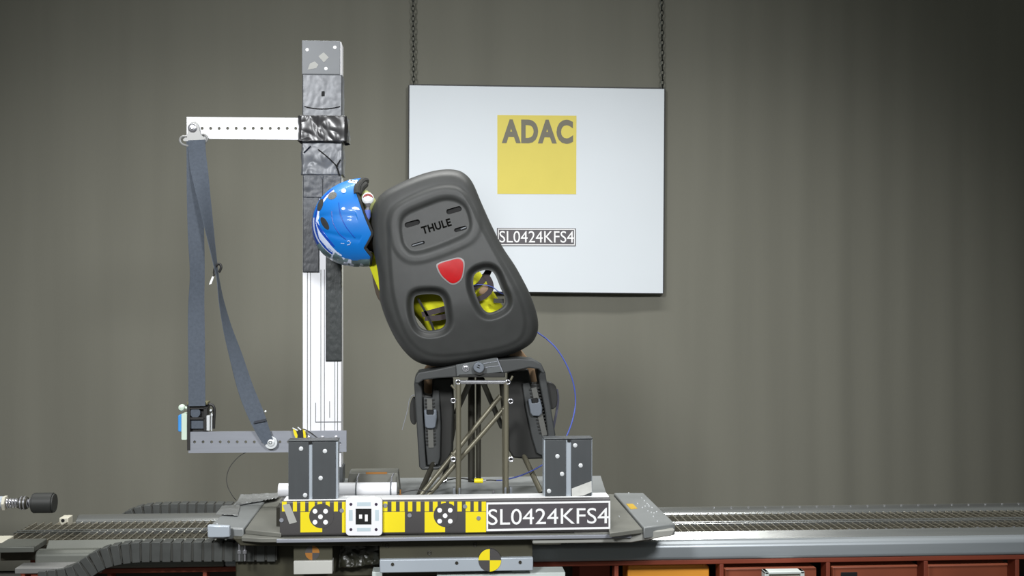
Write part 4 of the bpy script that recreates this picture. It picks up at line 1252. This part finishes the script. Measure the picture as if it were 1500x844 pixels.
# leg guards
def guard(outer, back, panel, rack_a, rack_b, rack_w, buckle, name='leg_guard'):
    mb = MB(); mb.pprism(back, 3.600, 3.66); root_ = mb.build(name, dshell_m, seat, bevel=0.008, segs=3)
    mb = MB(); mb.pprism(outer, 3.575, 3.66); mb.build('guard_rim', guard_m, root_, bevel=0.004, segs=3)
    mb = MB(); mb.pprism(panel, 3.588, 3.599); mb.build('guard_panel', guard_m, root_, bevel=0.003, segs=2)
    a = Vector((rack_a[0], rack_a[1], 0)); b = Vector((rack_b[0], rack_b[1], 0)); d = (b - a); L = d.length; d.normalize(); nn = Vector((-d.y, d.x, 0))
    mb = MB(); w = rack_w
    mb.pprism([tuple((p)[:2]) for p in (a - nn * w * 0.30, a + nn * w * 0.30, b + nn * w * 0.30, b - nn * w * 0.30)], 3.5845, 3.5878)
    mb.build('strap_rack', mat('rack_grey', S(88, 88, 84), 0.5), root_)
    mb = MB(); k = 0; s = 2.0
    while s < L - 1:
        for sg in (-1, 1):
            c0 = a + d * s + nn * sg * w * 0.42
            mb.pprism([tuple(q[:2]) for q in (c0 - nn * 1.6 - d * 1.0, c0 + nn * 1.6 - d * 1.0, c0 + nn * 1.6 + d * 1.0, c0 - nn * 1.6 + d * 1.0)], 3.583, 3.588)
        s += 5.0
    mb.build('rack_teeth', dshell_m, root_, smooth=0)
    mb = MB(); mb.pprism(buckle, 3.572, 3.583); mb.build('buckle', bkl_m, root_, bevel=0.003, segs=2)
    return root_
g1 = guard([(606.5, 563), (608, 552), (615, 549), (618.5, 556), (619, 600), (622, 650), (624, 684), (640, 684), (652, 680), (653, 684), (640, 688.5), (618, 689), (614, 684)],
           [(612, 556), (621, 556), (621, 578), (633, 580), (633, 554), (640, 553), (664, 552), (665.5, 600), (664, 660), (656, 680), (640, 686), (618, 686), (613, 620)],
           [(620, 582), (633, 583), (634, 571), (643, 571), (646, 620), (645, 670), (642, 681), (626, 682), (622, 640)],
           (629, 584), (631.5, 656), 13, [(621, 601), (625, 600), (625, 607), (635, 607), (635, 600), (639.5, 600), (640, 612), (638, 626), (634, 628), (626, 628), (622.5, 625)])
g2 = guard([(786, 541), (793, 535), (799, 546), (806, 590), (814, 638), (811, 642), (803, 642), (798, 600), (790, 560)],
           [(744, 546), (770, 541), (774, 541), (779, 562), (789, 562), (785, 541), (790, 543), (797, 590), (805, 640), (800, 672), (775, 673), (752, 671), (745, 660), (743, 600)],
           [(765, 562), (776, 560), (778, 570), (788, 569), (789, 575), (798, 620), (806, 662), (796, 669), (786, 664), (779, 640), (770, 598)],
           (782, 568), (798, 638), 13, [(773.5, 585), (778, 584), (779, 591), (789, 589), (788, 584), (791, 584), (794.5, 597), (794, 606), (790, 610), (780, 609.5), (777, 605)])
def buckle_dark(poly, par):
    mb = MB(); mb.pprism(poly, 3.570, 3.5845); mb.build('buckle_tongue', black_m, par, bevel=0.001)
buckle_dark([(625.5, 601), (634.5, 601), (634.5, 607.5), (625.5, 607.5)], g1); buckle_dark([(779, 585), (787.5, 583), (788.5, 589.5), (780, 591)], g2)
mb = MB(); mb.disc(W(636.5, 680, 3.588), (0, -1, 0), 0.003, 0.003, 10); mb.build('rivet', chrome_m, g1)
# strap ratchets on the outer sides
mb = MB(); mb.pprism(sp2([(607, 583), (602, 588), (600, 600), (600.5, 612), (603, 620), (609, 621), (612, 600)], 4), 3.60, 3.64); mb.build('ratchet', dshell_m, g1, bevel=0.002)
mb = MB(); mb.tube(spline([W(a, b, 3.62) for a, b in ((608, 579), (603, 580), (599, 588), (598, 596), (594, 612), (589, 630))], 5), 0.0012, 6); mb.build('strap_tail', plain_alu, g1)
mb = MB(); mb.pprism(sp2([(802, 562), (808, 561), (814, 566), (816.5, 578), (816, 592), (812, 598.5), (806, 598), (802, 580)], 4), 3.60, 3.64); mb.build('ratchet', dshell_m, g2, bevel=0.002)
mb = MB(); mb.ribbon(spline([W(a, b, 3.62) for a, b in ((815.5, 570), (817.5, 585), (815, 605), (811, 625), (809, 640))], 5), [0.004] * 21, [Vector((1, 0.4, 0))] * 21, 0.002); mb.build('strap_tail', mat('strap_violet_grey', S(78, 78, 92), 0.6), g2)
# harness straps seen through the openings
def hs(name, pts, Y, m=brownstrap_m, th=0.003, parent=None):
    path = spline([W(a, b, Y) for a, b, w in pts], 4); ws = [v.x * Y / F for v in spline([(w, 0, 0) for _, _, w in pts], 4)]
    dirs = []
    for i in range(len(path)):
        a = path[max(i - 1, 0)]; b = path[min(i + 1, len(path) - 1)]
        dirs.append((b - a).normalized().cross(Vector((0, 1, 0))).normalized())
    mb = MB(); mb.ribbon(path, ws, dirs, th); return mb.build(name, m, parent or seat)

# ================================================================== DUMMY
dm = thing('child_dummy', 'child crash test dummy in yellow suit slumped left in the bike seat', 'crash test dummy', W(700, 520, 3.56))
def skin_body(name, nodes, edges, m, parent, sub=2):
    """nodes: key -> (point, radius)"""
    keys = list(nodes); idx = {k: i for i, k in enumerate(keys)}
    off = chain_loc(parent)
    me = bpy.data.meshes.new(name)
    me.from_pydata([tuple(nodes[k][0] - off) for k in keys], [(idx[a], idx[b]) for a, b in edges], [])
    o = bpy.data.objects.new(name, me); COL.objects.link(o); o.parent = parent
    sk = o.modifiers.new('skin', 'SKIN')
    sk.use_smooth_shade = True
    for i, k in enumerate(keys):
        r = nodes[k][1]
        me.skin_vertices[0].data[i].radius = (r, r) if not isinstance(r, tuple) else r
    me.skin_vertices[0].data[0].use_root = True
    ss = o.modifiers.new('sub', 'SUBSURF'); ss.levels = sub; ss.render_levels = sub
    bpy.context.view_layer.update()
    dg = bpy.context.evaluated_depsgraph_get()
    m2 = bpy.data.meshes.new_from_object(o.evaluated_get(dg))
    o.modifiers.clear()
    o.data = m2
    m2.materials.clear(); m2.materials.append(m)
    m2.polygons.foreach_set('use_smooth', [True] * len(m2.polygons))
    return o
Pn = lambda a, b, y: W(a, b, y)
nodes = {
 'pelvis': (Pn(696, 492, 3.60), 0.050),
 'waist': (Pn(672, 462, 3.60), 0.050),
 'belly': (Pn(650, 436, 3.60), 0.050),
 'chest': (Pn(618, 408, 3.60), 0.052),
 'upper': (Pn(592, 384, 3.60), 0.045),
 'neck': (Pn(566, 362, 3.60), 0.030),
 'skull': (Pn(538, 342, 3.59), 0.055),
 'crown': (Pn(512, 328, 3.575), 0.062),
 'shL': (Pn(574, 404, 3.62), 0.034), 'elL': (Pn(580, 440, 3.74), 0.024), 'wrL': (Pn(600, 420, 3.86), 0.018), 'paL': (Pn(606, 412, 3.90), 0.018),
 'shR': (Pn(638, 362, 3.62), 0.034), 'elR': (Pn(650, 390, 3.74), 0.024), 'wrR': (Pn(630, 372, 3.86), 0.018), 'paR': (Pn(624, 364, 3.90), 0.018),
 'hipL': (Pn(668, 508, 3.60), 0.046), 'knL': (Pn(627, 554, 3.72), 0.032), 'caL': (Pn(628, 590, 3.715), 0.030), 'anL': (Pn(631, 650, 3.71), 0.020), 'toL': (Pn(632, 664, 3.76), 0.018),
 'hipR': (Pn(728, 500, 3.60), 0.046), 'knR': (Pn(769, 541, 3.72), 0.032), 'caR': (Pn(783, 575, 3.715), 0.030), 'anR': (Pn(792, 630, 3.71), 0.020), 'toR': (Pn(794, 644, 3.76), 0.018),
}
E = [('pelvis', 'waist'), ('waist', 'belly'), ('belly', 'chest'), ('chest', 'upper'), ('upper', 'neck'), ('neck', 'skull'), ('skull', 'crown'),
     ('upper', 'shL'), ('shL', 'elL'), ('elL', 'wrL'), ('wrL', 'paL'), ('upper', 'shR'), ('shR', 'elR'), ('elR', 'wrR'), ('wrR', 'paR'),
     ('pelvis', 'hipL'), ('hipL', 'knL'), ('knL', 'caL'), ('caL', 'anL'), ('anL', 'toL'), ('pelvis', 'hipR'), ('hipR', 'knR'), ('knR', 'caR'), ('caR', 'anR'), ('anR', 'toR')]
for s in ('L', 'R'):
    base, wr = nodes['pa' + s][0], nodes['wr' + s][0]
    d = (base - wr).normalized(); sd = d.cross(Vector((0, 0, 1))).normalized()
    for k, (off_, ln) in enumerate(((-0.012, 0.020), (-0.004, 0.024), (0.004, 0.023), (0.012, 0.017))):
        a = base + sd * off_ + d * 0.012; b = a + d * ln + Vector((0, 0, -0.004)); c_ = b + d * ln * 0.5 + Vector((0, 0, -0.012))
        nodes['f%s%da' % (s, k)] = (a, 0.0055); nodes['f%s%db' % (s, k)] = (b, 0.005); nodes['f%s%dc' % (s, k)] = (c_, 0.0042)
        E += [('pa' + s, 'f%s%da' % (s, k)), ('f%s%da' % (s, k), 'f%s%db' % (s, k)), ('f%s%db' % (s, k), 'f%s%dc' % (s, k))]
    t0 = wr + d * 0.012 - sd * 0.016; t1 = t0 + d * 0.016 - sd * 0.012
    nodes['t%s0' % s] = (t0, 0.0065); nodes['t%s1' % s] = (t1, 0.005)
    E += [('wr' + s, 't%s0' % s), ('t%s0' % s, 't%s1' % s)]
skin_body('body', nodes, E, skin_m, dm)
# suit: a rounded torso loft with sleeves
ax = [((706, 506), 0.100, 0.062), ((700, 496), 0.112, 0.070), ((690, 478), 0.116, 0.074), ((676, 458), 0.118, 0.074), ((660, 436), 0.120, 0.076), ((640, 414), 0.118, 0.074), ((620, 396), 0.112, 0.070), ((602, 381), 0.100, 0.062), ((588, 371), 0.078, 0.052), ((578, 365), 0.052, 0.044), ((572, 361), 0.040, 0.038)]
rings = []
for i, (c_, rx, ry) in enumerate(ax):
    p = Pn(c_[0], c_[1], 3.580)
    a_ = Pn(*ax[max(i - 1, 0)][0], 3.602); b_ = Pn(*ax[min(i + 1, len(ax) - 1)][0], 3.602)
    t = (b_ - a_).normalized(); sd = t.cross(Vector((0, 1, 0))).normalized()
    ring = []
    for k in range(36):
        an = 2 * math.pi * k / 36
        q = p + sd * math.cos(an) * rx + Vector((0, 1, 0)) * math.sin(an) * ry
        q += (q - p).normalized() * 0.004 * noise.noise(q * 18)
        ring.append(q)
    rings.append(ring)
mb = MB(); mb.loops(rings)
for s_ in ('L', 'R'):
    mb.tube(spline([nodes['upper'][0].lerp(nodes['sh' + s_][0], 0.6), nodes['sh' + s_][0], nodes['el' + s_][0], nodes['el' + s_][0].lerp(nodes['wr' + s_][0], 0.75)], 6), [0.042] * 6 + [0.036] * 6 + [0.027] * 7, 16)
o = mb.build('suit', suit_m, dm, smooth=80)
# green-yellow hood edge and face on the far side of the head
hc = Pn(524, 336, 3.60)
mb = MB(); mb.ball(Pn(541, 306, 3.545), (0.028, 0.03, 0.060), 16, 10, Matrix.Rotation(math.radians(-18), 3, 'Y')); mb.build('hood', mat('hood_olive', S(150, 156, 96), 0.7), dm)
mb = MB(); mb.ball(hc + Vector((0.0, 0.062, -0.01)), (0.012, 0.014, 0.012)); mb.build('nose', skin_m, dm)
mb = MB()
for s in (-1, 1): mb.ball(hc + Vector((0.0 + 0.012 * s, 0.055, 0.02 * s * 0.6 + 0.01)), 0.007)
mb.pieces('eye', black_m, dm)
mb = MB(); mb.ball(hc + Vector((0.022, 0.052, -0.02)), (0.014, 0.006, 0.004)); mb.build('mouth', mat('mouth_brown', S(110, 70, 60), 0.6), dm)
# yellow shoulder edge outside the shell
mb = MB(); mb.prism([W(a, b, 3.56) for a, b in sp2([(540, 374), (548, 370), (558, 390), (564, 412), (562, 432), (556, 427), (547, 406), (540.5, 388)], 4)], (0, 0.06, 0)); mb.build('shoulder_pad', suit_m, dm, bevel=0.006, segs=3)
mb = MB(); mb.prism([W(a, b, 3.60) for a, b in sp2([(545, 398), (552, 410), (559, 430), (560, 444), (553, 436), (548, 420)], 4)], (0, 0.04, 0)); mb.build('arm_strap', mat('strap_umber', S(74, 62, 50), 0.7), dm, bevel=0.004)

hs('harness_strap', [(612, 437, 1.6), (622, 455, 1.8), (631, 472, 1.8), (636, 486, 1.8)], 3.484, black_m)
hs('harness_strap', [(618, 461, 4.0), (636, 456.5, 4.0), (656, 451, 4.0)], 3.484)
hs('harness_strap', [(622, 466, 4), (640, 466, 4), (656, 463, 4)], 3.485)
hs('harness_strap', [(690, 425, 4), (703, 416, 4), (713, 402, 5), (718, 392, 4)], 3.486)
hs('harness_strap', [(696, 440, 3.8), (710, 434, 3.8), (719, 424, 3.8), (717, 412, 4.5), (709, 400, 4)], 3.484)
hs('harness_clip', [(723, 440.5, 3.2), (738, 441, 3.2)], 3.482, dshell_m, 0.006)
mb = MB(); mb.ball(Pn(711, 424, 3.492), (0.022, 0.006, 0.013), M=Matrix.Rotation(math.radians(-35), 3, 'Y')); mb.build('strap_window', skin_m, dm)

# blue cable
bc = thing('sensor_cable', 'thin blue sensor cable looping out right of the seat to the deck', 'cable', W(840, 600, 3.6))
mb = MB(); mb.tube(spline([W(*p) for p in ((770, 472, 3.60), (786, 486, 3.60), (801, 497, 3.60), (816, 512, 3.60), (830, 535, 3.60), (840, 562, 3.60), (843, 590, 3.60), (838, 618, 3.58), (827, 645, 3.56), (812, 668, 3.56), (790, 684, 3.56), (765, 696, 3.53), (740, 703, 3.52), (727, 704, 3.51))], 10), 0.0021, 8); mb.build('cable_run', bcable_m, bc)
mb = MB(); mb.tube(spline([W(*p) for p in ((727, 704, 3.51), (718, 703.5, 3.51), (708, 704, 3.51))], 5), 0.0022, 8); mb.tube(spline([W(*p) for p in ((696, 704, 3.51), (684, 702, 3.52), (670, 701, 3.54), (655, 703.5, 3.52))], 6), 0.0018, 8); mb.build('cable_sleeve', cable_m, bc)
mb = MB(); mb.tube([W(694.5, 704.5, 3.51), W(707.5, 704.5, 3.51)], 0.0075, 16); mb.build('yellow_connector', yel_m, bc, bevel=0.001)
mb = MB(); mb.tube([W(655, 703, 3.51), W(645, 707.5, 3.51)], 0.0028, 10); mb.tube([W(708, 704, 3.51), W(712, 703.6, 3.51)], 0.003, 10); mb.build('metal_plug', chrome_m, bc)
mb = MB(); mb.tube(spline([W(*p) for p in ((645, 707.5, 3.51), (640, 716, 3.47), (628, 720, 3.45), (612, 718, 3.45), (596, 720, 3.46), (584, 724, 3.46))], 6), 0.0014, 8); mb.build('thin_lead', cable_m, bc)
mb = MB(); mb.tube(spline([W(*p) for p in ((694, 418, 3.478), (702, 417, 3.476), (712, 418, 3.476), (722, 421, 3.478), (731, 428, 3.482), (740, 432, 3.49))], 5), 0.0014, 8)
tag(mb.build('sensor_lead', bcable_m), 'blue lead crossing the right opening of the seat back', 'cable')
mb = MB(); mb.disc(W(586.5, 723.5, 3.41), (0, 0, 1), 0.002, 0.012, 8); mb.disc(W(586.5, 724.5, 3.41), (0, 0, -1), 0.005, 0.010, 8)
tag(mb.build('brass_fitting', orange_m), 'tiny brass fitting on the deck right of the white tube', 'fitting')

# ================================================================== HELMET
HY = 3.572
he = thing('bike_helmet', 'bright blue child bike helmet with white streaks beside the seat top', 'helmet', W(528, 391, HY))
sc_ = HY / F
hcx, hcy = 529.0, 326.0
def rim_px(deg):
    d = deg if deg <= 180 else 360 - deg
    xs = [0, 25, 49, 63, 86, 107, 127, 143, 180]; v = [531, 528, 522, 528, 537, 547, 535, 544, 541]
    return float(np.interp(d, xs, v))
def hel(phi, s, scale=1.0, extra=0.0):
    """phi degrees from up, turning toward the camera; s 0 pole .. 1 rim"""
    rp_ = rim_px(phi)
    ax = 71.0
    # s -> axial position from pole to rim, via angle
    end = math.acos(max(-1, min(1, -(rp_ - hcx) / 84.0)))      # polar angle of the rim
    th = s * end
    xx = hcx - ax * math.cos(th) if th < math.pi / 2 else hcx - 84 * math.cos(th)
    rr = math.sin(th) ** 0.92 if th < math.pi / 2 else math.sin(th) ** 0.7
    pr = math.radians(phi)
    up = math.cos(pr); cm = math.sin(pr)
    hh = 64.5
    dz = up * hh * rr
    dyy = -cm * 0.100 * rr
    # shear so that the bottom rear bulges like the photo
    xpx = xx
    c0 = W(hcx, hcy, HY)
    v = Vector(((xpx - hcx) * sc_, dyy, dz * sc_ - (0.010 * math.cos(th) if th < math.pi / 2 else 0)))
    return c0 + v * scale
NP, NS = 320, 130
def build_dome(name, m, scale, parent, matfn=None, inner=None, s0=0.0):
    rings = []
    for k in range(NS + 1):
        s = max(0.006, k / NS)
        ring = []
        for j in range(NP):
            phi = 360 * j / NP
            p = hel(phi, s, scale)
            if matfn is not None:
                # shallow raised ribs
                ph = phi if phi < 180 else 360 - phi
                g = 0.0
                for c0_, w_ in ((68, 5), (98, 4)):
                    t = (ph - c0_ - 18 * s) / w_
                    g -= 0.0022 * math.exp(-t * t) * (1 if 0.35 < s < 0.92 else 0)
                n_ = (p - W(hcx, hcy, HY)).normalized()
                p = p + n_ * g
            ring.append(p)
        rings.append(ring)
    mb = MB()
    n = NP
    vs = [v for r_ in rings for v in r_]; 
    mb.v = [Vector(v) for v in vs]
    for i in range(NS):
        for j in range(n):
            k = (j + 1) % n
            mb.f.append([i * n + j, i * n + k, (i + 1) * n + k, (i + 1) * n + j])
            mb.mi.append(matfn(360 * (j + 0.5) / n, (i + 0.5) / NS) if matfn else 0)
    mb.f.append(list(range(n))); mb.mi.append(0)
    o = mb.build(name, m, parent, smooth=60)
    so = o.modifiers.new('thick', 'SOLIDIFY'); so.thickness = 0.004; so.offset = -1
    return o
def hmat(phi, s):
    p = hel(phi, s)
    c0 = W(hcx, hcy, HY)
    u = (p.x - c0.x) / sc_ + hcx; v = hcy - (p.z - c0.z) / sc_
    w = 2.2 * noise.noise(Vector((u, v, 0)) * 0.07)
    # streak curve: distance from the lower-left silhouette
    e = math.hypot((u - hcx) / 71, (v - hcy) / 64.5)
    ang = math.degrees(math.atan2(v - hcy, hcx - u))      # 0 = left, 90 = down, -90 up
    back = p.y > HY + 0.012
    m_ = noise.noise(Vector((u, v, 3)) * 0.16)
    if ang > 50 and e > 0.86 + w * 0.015: return 3 if m_ < 0.12 else 2
    if ang > 28 and e > 0.94: return 3
    if -50 < ang < 75:
        if 0.955 < e and ang < 50: return 1 if ang > -20 else 0
        if 0.84 + w * 0.012 + (0.03 if ang > 40 else 0) < e < 0.885 + w * 0.01: return 2
        if 0.885 + w * 0.01 < e < 0.925: return 1
        if 0.925 < e < 0.955 and ang > -5: return 2
        if 0.76 < e < 0.86 and 0 < ang < 62 : return 2 if e > 0.765 + 0.06 * abs(ang - 30) / 30 else 0
    return 0
helm = build_dome('helmet_shell', [hblue_m, hdark_m, hwhite_m, hgrey_m], 1.0, he, hmat)
build_dome('foam_liner', foam_m, 0.93, he)
# rim band (dark foam edge, thicker at the brow)
mb = MB(); rp = []
for j in range(97):
    phi = 360 * j / 96
    rp.append(hel(phi, 1.0, 0.955) + Vector((0.003, 0, 0)))
mb.tube(rp, 0.0055, 8, cap=False); mb.build('rim_edge', foam_m, he)
mb = MB(); mb.tube(spline([W(523, 285, HY - 0.075), W(523, 276, HY - 0.06), W(528, 268, HY - 0.03), W(533, 265, HY - 0.01), W(537, 266, HY)], 5), [0.011] * 21, 10); mb.tube([W(526, 285, HY - 0.06), W(528, 276, HY - 0.045), W(536, 270, HY - 0.02)], [0.008, 0.012, 0.009], 10); mb.build('brow_foam', foam_m, he)
def surf_at(u, v):
    """nearest helmet surface point on the camera side for photo pixel"""
    best = None
    for j in range(0, 181, 2):
        for k in range(1, 50):
            p = hel(j, k / 50)
            c0 = W(hcx, hcy, HY)
            uu = (p.x - c0.x) / sc_ + hcx; vv = hcy - (p.z - c0.z) / sc_
            d = (uu - u) ** 2 + (vv - v) ** 2
            if best is None or d < best[0]: best = (d, p)
    return best[1]
SURF = []
c0 = W(hcx, hcy, HY)
for j in range(0, 181, 2):
    for k in range(1, 60):
        p = hel(j, k / 60); SURF.append(((p.x - c0.x) / sc_ + hcx, hcy - (p.z - c0.z) / sc_, p))
def surf(u, v):
    # average of the nearest samples weighted by distance
    L = sorted(SURF, key=lambda q: (q[0] - u) ** 2 + (q[1] - v) ** 2)[:4]
    ws = [1 / ((q[0] - u) ** 2 + (q[1] - v) ** 2 + 0.05) for q in L]
    y = sum(q[2].y * w for q, w in zip(L, ws)) / sum(ws)
    return Vector(((u - hcx) * sc_ + c0.x, y, c0.z - (v - hcy) * sc_))
def patch(poly, name, m, out=0.0012, depth=0.004, parent=None):
    cxx = sum(p[0] for p in poly) / len(poly); cyy = sum(p[1] for p in poly) / len(poly)
    rings = []
    for f_, o_ in ((1.0, -depth), (1.0, out), (0.75, out), (0.4, out), (0.06, out)):
        r_ = []
        for p in poly:
            q = surf(cxx + (p[0] - cxx) * f_, cyy + (p[1] - cyy) * f_)
            nn = (q - c0).normalized()
            r_.append(q + nn * o_)
        rings.append(r_)
    mb = MB(); mb.loops(rings); return mb.build(name, m, parent or he, smooth=60)
def ell(cx_, cy_, a, b, ang, n=16):
    A = math.radians(ang)
    return [(cx_ + a * math.cos(t) * math.cos(A) - b * math.sin(t) * math.sin(A), cy_ + a * math.cos(t) * math.sin(A) + b * math.sin(t) * math.cos(A)) for t in [2 * math.pi * k / n for k in range(n)]]
patch(ell(490, 289.5, 6.8, 5.6, -25), 'vent', mat('vent_grey', S(92, 94, 92), 0.7, bump=0.5, bscale=300), 0.0006)
patch(ell(472.2, 302, 4.4, 9.5, 12), 'vent', mat('vent_dark', S(38, 40, 40), 0.7), 0.0006)
patch(ell(480, 329.5, 4.2, 10.5, -32), 'vent', MATS['vent_dark'], 0.0006)
patch(sp2([(467, 327), (470, 330), (478, 342), (487, 353), (494, 362), (490, 361), (480, 350), (471, 338)], 3), 'slot_vent', hdark_m, 0.0008)
patch(ell(506.5, 283, 3.4, 3.2, 0), 'sticker', hwhite_m, 0.0016)
patch([(512, 264.5), (525, 266.5), (524, 272), (511.5, 269.5)], 'label', letter_m, 0.0014)
patch(ell(516, 267.5, 1.5, 1.0, 10, 8), 'label_mark', cable_m, 0.002); patch(ell(520.5, 268.7, 1.5, 1.0, 10, 8), 'label_mark', cable_m, 0.002)
patch(ell(507, 309, 2.6, 2.2, 0), 'decal', hwhite_m, 0.0014)
patch(sp2([(519, 308), (523, 306.5), (528, 308), (530, 311), (526, 311), (521, 309.8)], 3), 'decal', hwhite_m, 0.0014)
mb = MB()
mb.tube([surf(a, b) + (surf(a, b) - c0).normalized() * 0.001 for a, b in ((512, 355), (515, 354), (517, 356.5), (515.5, 359.5), (512, 360))], 0.0009, 6)
mb.tube([surf(a, b) + (surf(a, b) - c0).normalized() * 0.001 for a, b in ((503, 357.5), (508, 358))], 0.0008, 6); mb.build('emblem', hwhite_m, he)
for pth in (((500, 300), (503, 318), (511, 335), (523, 350)), ((490, 312), (492, 328), (500, 343), (510, 352))):
    mb = MB(); pp = spline([surf(a, b) for a, b in pth], 6); mb.tube([p + (p - c0).normalized() * 0.0004 for p in pp], 0.0013, 6); mb.pieces('shell_crease', hdark_m, he)
# head dial / strap hardware beside the rim
sd_ = thing('dial_sensor', 'small white round dial with red mark between helmet and seat', 'dial', W(538, 318, 3.49))
DY = 3.485
mb = MB(); mb.disc(W(539, 291, DY), (0, -1, 0), 0.018, 0.008, 28, dome=1); mb.build('dial', boltw_m, sd_, bevel=0.001)
mb = MB(); 
pts = [(539 + 7.5 * math.cos(math.radians(t)), 291 - 7.5 * math.sin(math.radians(t))) for t in range(10, 171, 16)] + [(539, 286.5)]
mb.pprism(pts, DY - 0.0092, DY - 0.0078); mb.build('red_mark', mat('dial_red', S(150, 50, 44), 0.5), sd_)
mb = MB(); mb.tube([W(538.5, 298, DY), W(539, 304, DY), W(538, 309, DY)], [0.011, 0.005, 0.009], 14); mb.build('neck', chrome_m, sd_)
mb = MB(); mb.tube([W(538, 308, DY), W(538.5, 318, DY), W(539, 322, DY)], [0.010, 0.009, 0.004], 14); mb.build('blue_cap', mat('cap_blue', S(90, 110, 185), 0.4), sd_)
mb = MB(); mb.tube([W(539, 290, DY + 0.002), W(541, 300, 3.55)], 0.006, 8); mb.build('stem', dshell_m, sd_)
